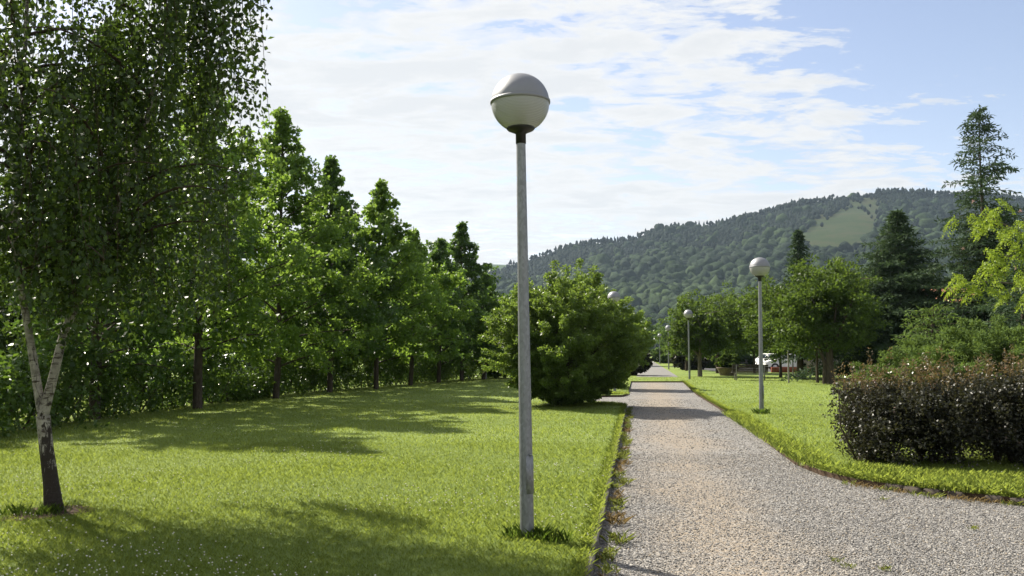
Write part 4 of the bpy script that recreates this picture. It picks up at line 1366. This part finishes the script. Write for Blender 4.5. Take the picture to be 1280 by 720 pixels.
p = at_depth(930, 440, 92); make_car((p[0], 92, 0.006), R(12), 'white van with a sloping nose parked behind the planter', M['white_paint'], True)
p = at_depth(961, 440, 84); make_car((p[0], 84, 0.006), R(95), 'white car parked end-on right of the second lamp pole', M['white_paint'])
p = at_depth(987, 440, 72); make_car((p[0], 72, 0.006), R(170), 'white car half hidden behind the red brick wall', M['white_paint'])
p = at_depth(820, 440, 185); make_car((p[0], 185, 0.006), R(80), 'tiny pale car far off at the end of the asphalt path', M['white_paint'])

def house():
    p = at_depth(1192, 440, 78)
    root = empty('tiled_house', (p[0], 78, 0), 'house with a terracotta roof glimpsed between the cedars on the right', 'house', rz=R(-12))
    g = Geo(); box(g, (-5, -4, -.05), (5, 4, 5.4)); g.build('wall', M['white_paint'], root)
    g = Geo()
    V = [(-5.6, -4.6, 5.25), (5.6, -4.6, 5.25), (5.6, 4.6, 5.25), (-5.6, 4.6, 5.25), (-2.2, 0, 7.4), (2.2, 0, 7.4)]
    V2 = [(x, y_, z + .16) for x, y_, z in V]
    g.add(V2, [(0, 1, 5, 4), (2, 3, 4, 5)]); g.add(V2, [(1, 2, 5), (3, 0, 4)]); g.add(V[:4], [(3, 2, 1, 0)])
    g.add(V[:4] + V2[:4], [(0, 1, 5, 4), (1, 2, 6, 5), (2, 3, 7, 6), (3, 0, 4, 7)])
    rf = g.build('roof', M['tile'], root)
    g = Geo(); box(g, (1.2, .8, 6.4), (1.8, 1.4, 8.0)); g.build('chimney', M['brick'], rf)
    for x in (-3.4, -1.2, 1.0, 3.2):
        for z in (1.0, 3.6):
            g = Geo(); box(g, (x - .5, -4.04, z), (x + .5, -3.99, z + 1.3)); wn = g.build('window', M['glass'], root)
            g = Geo()
            for q in ((-.56, -.5), (.5, .56), (-.03, .03)): box(g, (x + q[0], -4.08, z - .06), (x + q[1], -4.045, z + 1.36))
            g.build('frame', M['white_paint'], wn)
house()

# ------------------------------------------------------------------ hills with their woods
SKY = np.array([(300, 405), (420, 392), (500, 372), (560, 355), (600, 344), (640, 334), (680, 323), (702, 313), (750, 306), (795, 302), (833, 285), (872, 286), (897, 283), (942, 273), (1000, 257), (1040, 250), (1060, 247), (1093, 243), (1138, 241), (1209, 246), (1280, 250), (1400, 262), (1600, 300), (1900, 350), (2300, 400)], float)
D0, D1 = 620.0, 1500.0
def hill_height(X, Y):
    px = 640 + X / Y * FPX
    ridge = (440 - np.interp(px, SKY[:, 0], SKY[:, 1])) / FPX * D1
    t = np.clip((Y - D0) / (D1 - D0), 0, 1)
    up = t ** 1.15
    back = np.clip((Y - D1) / 600, 0, 1)
    bump = 9 * np.sin(X * .013 + 1.2) * np.sin(Y * .011) + 6 * np.sin(X * .031 + Y * .017) + 16 * np.sin((X + .35 * Y) * .0085 + .5)
    return ridge * up * (1 - .6 * back ** 1.3) + bump * np.clip(t * 4, 0, 1) * (1 - t) ** .6
nx, ny = 150, 90
PX = np.linspace(150, 2400, nx)
YY = np.concatenate([np.linspace(D0 - 30, D1, ny - 14), np.linspace(D1 + 30, D1 + 600, 14)])
gx, gy = np.meshgrid(PX, YY)
GX = (gx - 640) / FPX * gy
GZ = hill_height(GX, gy) - 1.0
g = Geo()
V = np.stack([GX, gy, GZ], -1).reshape(-1, 3)
i = np.arange(ny - 1)[:, None] * nx; j = np.arange(nx - 1)[None, :]
g.add(V, np.stack([i + j, i + j + 1, i + nx + j + 1, i + nx + j], -1).reshape(-1, 4))
def hill_mat():
    m, nt, out = nodes('hill meadow')
    v = coords(nt)
    n = noise(nt, v, .02, 8, .7, .6)
    f = noise(nt, v, .12, 6, .7)
    c = ramp(nt, math_(nt, 'ADD', math_(nt, 'MULTIPLY', n, .7), math_(nt, 'MULTIPLY', f, .3)), [(.36, (.018, .030, .012)), (.50, (.032, .048, .016)), (.58, (.046, .048, .022)), (.66, (.030, .047, .015))])
    principled(nt, out, c, .95, .1)
    return m
tag(g.build('hills', hill_mat(), smooth=True), kind='structure')

# the paler ridge farther off
FS = np.array([(100, 330), (250, 318), (400, 318), (520, 322), (590, 324), (619, 323), (643, 327), (700, 335), (800, 350), (900, 380)], float)
D2 = 2150.0
PX2 = np.linspace(100, 900, 60)
Y2 = np.linspace(1650, 2400, 20)
gx, gy = np.meshgrid(PX2, Y2)
GX2 = (gx - 640) / FPX * gy
rid = (440 - np.interp(gx, FS[:, 0], FS[:, 1])) / FPX * D2
t = np.clip((gy - 1650) / (D2 - 1650), 0, 1)
GZ2 = rid * t * (1 - .4 * np.clip((gy - D2) / 250, 0, 1)) + 5 * np.sin(GX2 * .02) * t - 2
g = Geo()
V = np.stack([GX2, gy, GZ2], -1).reshape(-1, 3)
i = np.arange(19)[:, None] * 60; j = np.arange(59)[None, :]
g.add(V, np.stack([i + j, i + j + 1, i + 61 + j, i + 60 + j], -1).reshape(-1, 4))
M['far_hill'] = plain('far wooded hill', (.05, .075, .035), .95, .1, 0, .3, .02, .2)
tag(g.build('distant_hill', M['far_hill'], smooth=True), kind='structure')

MEADOW = [[(1066, 248), (1106, 245), (1104, 271), (1097, 302), (1078, 314), (1014, 318), (996, 292), (1024, 272), (1052, 264)], [(1048, 312), (1085, 316), (1088, 334), (1058, 334)]]
def ico(sub):
    import bmesh
    bm = bmesh.new(); bmesh.ops.create_icosphere(bm, subdivisions=sub, radius=1)
    V = np.array([v.co[:] for v in bm.verts]); F = np.array([[v.index for v in f.verts] for f in bm.faces]); bm.free()
    return V, F
def woods():
    rng = np.random.default_rng(77)
    n = 26000
    px = rng.uniform(540, 1420, n)
    Y = D0 + (D1 + 30 - D0) * rng.random(n) ** .85
    X = (px - 640) / FPX * Y
    Z = hill_height(X, Y)
    py = 440 - (Z - CAM_H) / Y * FPX
    md = np.zeros(n, bool)
    jx, jy = px + rng.normal(0, 4.0, n), py + rng.normal(0, 2.6, n)
    for poly in MEADOW: md |= inside(poly, jx, jy)
    ok = ~(md & (rng.random(n) < .985))
    X, Y, Z, px, py = X[ok], Y[ok], Z[ok], px[ok], py[ok]
    # extra pines standing up along the ridge
    m = 750
    px2 = np.concatenate([rng.normal(960, 42, 260), rng.normal(755, 45, 200), rng.uniform(1100, 1290, 290)])
    Y2_ = D1 + rng.normal(-4, 9, m)
    X2 = (px2 - 640) / FPX * Y2_
    nat = len(X)
    X = np.concatenate([X, X2]); Y = np.concatenate([Y, Y2_]); Z = np.concatenate([Z, hill_height(X2, Y2_)]); px = np.concatenate([px, px2])
    t = np.clip((Y - D0) / (D1 - D0), 0, 1)
    patch = .5 + .3 * np.sin(X * .012 + 2 * np.sin(Y * .006)) + .3 * np.sin(Y * .014 + X * .005 + 1)
    conif = (t * 1.25 + .35 * patch + rng.normal(0, .18, len(X))) > .92
    conif[nat:] = True
    ridge = np.zeros(len(X), bool); ridge[nat:] = True
    g = Geo()
    V0, F0 = ico(2)
    V1, F1 = ico(1)
    for flag in (False, True):
        idx = np.where(conif == flag)[0]
        k = len(idx)
        vv, ff = (V1, F1) if flag else (V0, F0)
        nv = len(vv)
        s = np.clip(rng.lognormal(1.72, .34, k), 2.6, 11) if not flag else rng.uniform(2.4, 3.8, k)
        h = s * rng.uniform(.8, 1.15, k) if not flag else s * rng.uniform(1.0, 1.6, k)
        zc = Z[idx] + (h * .55 if not flag else h * .85)
        rg = ridge[idx]
        zc = np.where(rg, Z[idx] + rng.uniform(6, 12.5, k), zc)
        h = np.where(rg, rng.uniform(2.5, 5.5, k), h); s = np.where(rg, rng.uniform(1.8, 3.4, k), s)
        jit = 1 + rng.normal(0, .20 if not flag else .24, (k, nv, 1))
        VV = vv[None] * jit
        if flag:
            taper = 1 - .38 * vv[None, :, 2:3]
            VV = VV * np.concatenate([taper, taper, np.ones_like(taper)], -1)
        VV = VV * np.stack([s, s, h], 1)[:, None, :] + np.stack([X[idx], Y[idx], zc], 1)[:, None, :]
        FF = (np.arange(k)[:, None, None] * nv + ff[None]).reshape(-1, 3)
        tint = (np.clip(.36 + .5 * patch[idx] + rng.normal(0, .16, k), .40, 1) if not flag else np.clip(.15 + rng.normal(0, .09, k), 0, .36))
        g.add(VV.reshape(-1, 3), FF, np.repeat(tint, len(ff)))
    for q in np.where(ridge)[0][::2]:
        g.add([(X[q] - .35, Y[q], Z[q] - 2), (X[q] + .35, Y[q], Z[q] - 2), (X[q], Y[q] + .5, Z[q] - 2), (X[q] - .25, Y[q], Z[q] + 9), (X[q] + .25, Y[q], Z[q] + 9), (X[q], Y[q] + .4, Z[q] + 9)], [(0, 1, 4, 3), (1, 2, 5, 4), (2, 0, 3, 5)], .02)
    m_, nt, out = nodes('woodland')
    at = N(nt, 'ShaderNodeAttribute', attribute_name='rnd')
    c = ramp(nt, at.outputs['Fac'], [(0, (.007, .013, .009)), (.38, (.011, .020, .011)), (.45, (.014, .027, .011)), (1, (.036, .058, .020))])
    v = coords(nt)
    nz = noise(nt, v, .42, 6, .75)
    principled(nt, out, mixc(nt, .55, c, mixc(nt, 1.0, c, ramp(nt, nz, [(.32, .25), (.68, 1.9)]), 'MULTIPLY')), .9, .1, 0, nz, 1.0, 1.5)
    tag(g.build('forest', m_, smooth=True), kind='stuff')
woods()

# ------------------------------------------------------------------ the air between here and the hills
g = Geo(); box(g, (-2350, -160, -1.1), (2350, 2480, 420))
hm, nt, out = nodes('haze air')
pv = nt.nodes.new('ShaderNodeVolumePrincipled')
pv.inputs['Color'].default_value = (.62, .80, 1.0, 1)
pv.inputs['Density'].default_value = .00008
pv.inputs['Anisotropy'].default_value = .25
nt.links.new(pv.outputs[0], out.inputs['Volume'])
o = tag(g.build('haze', hm), kind='stuff')
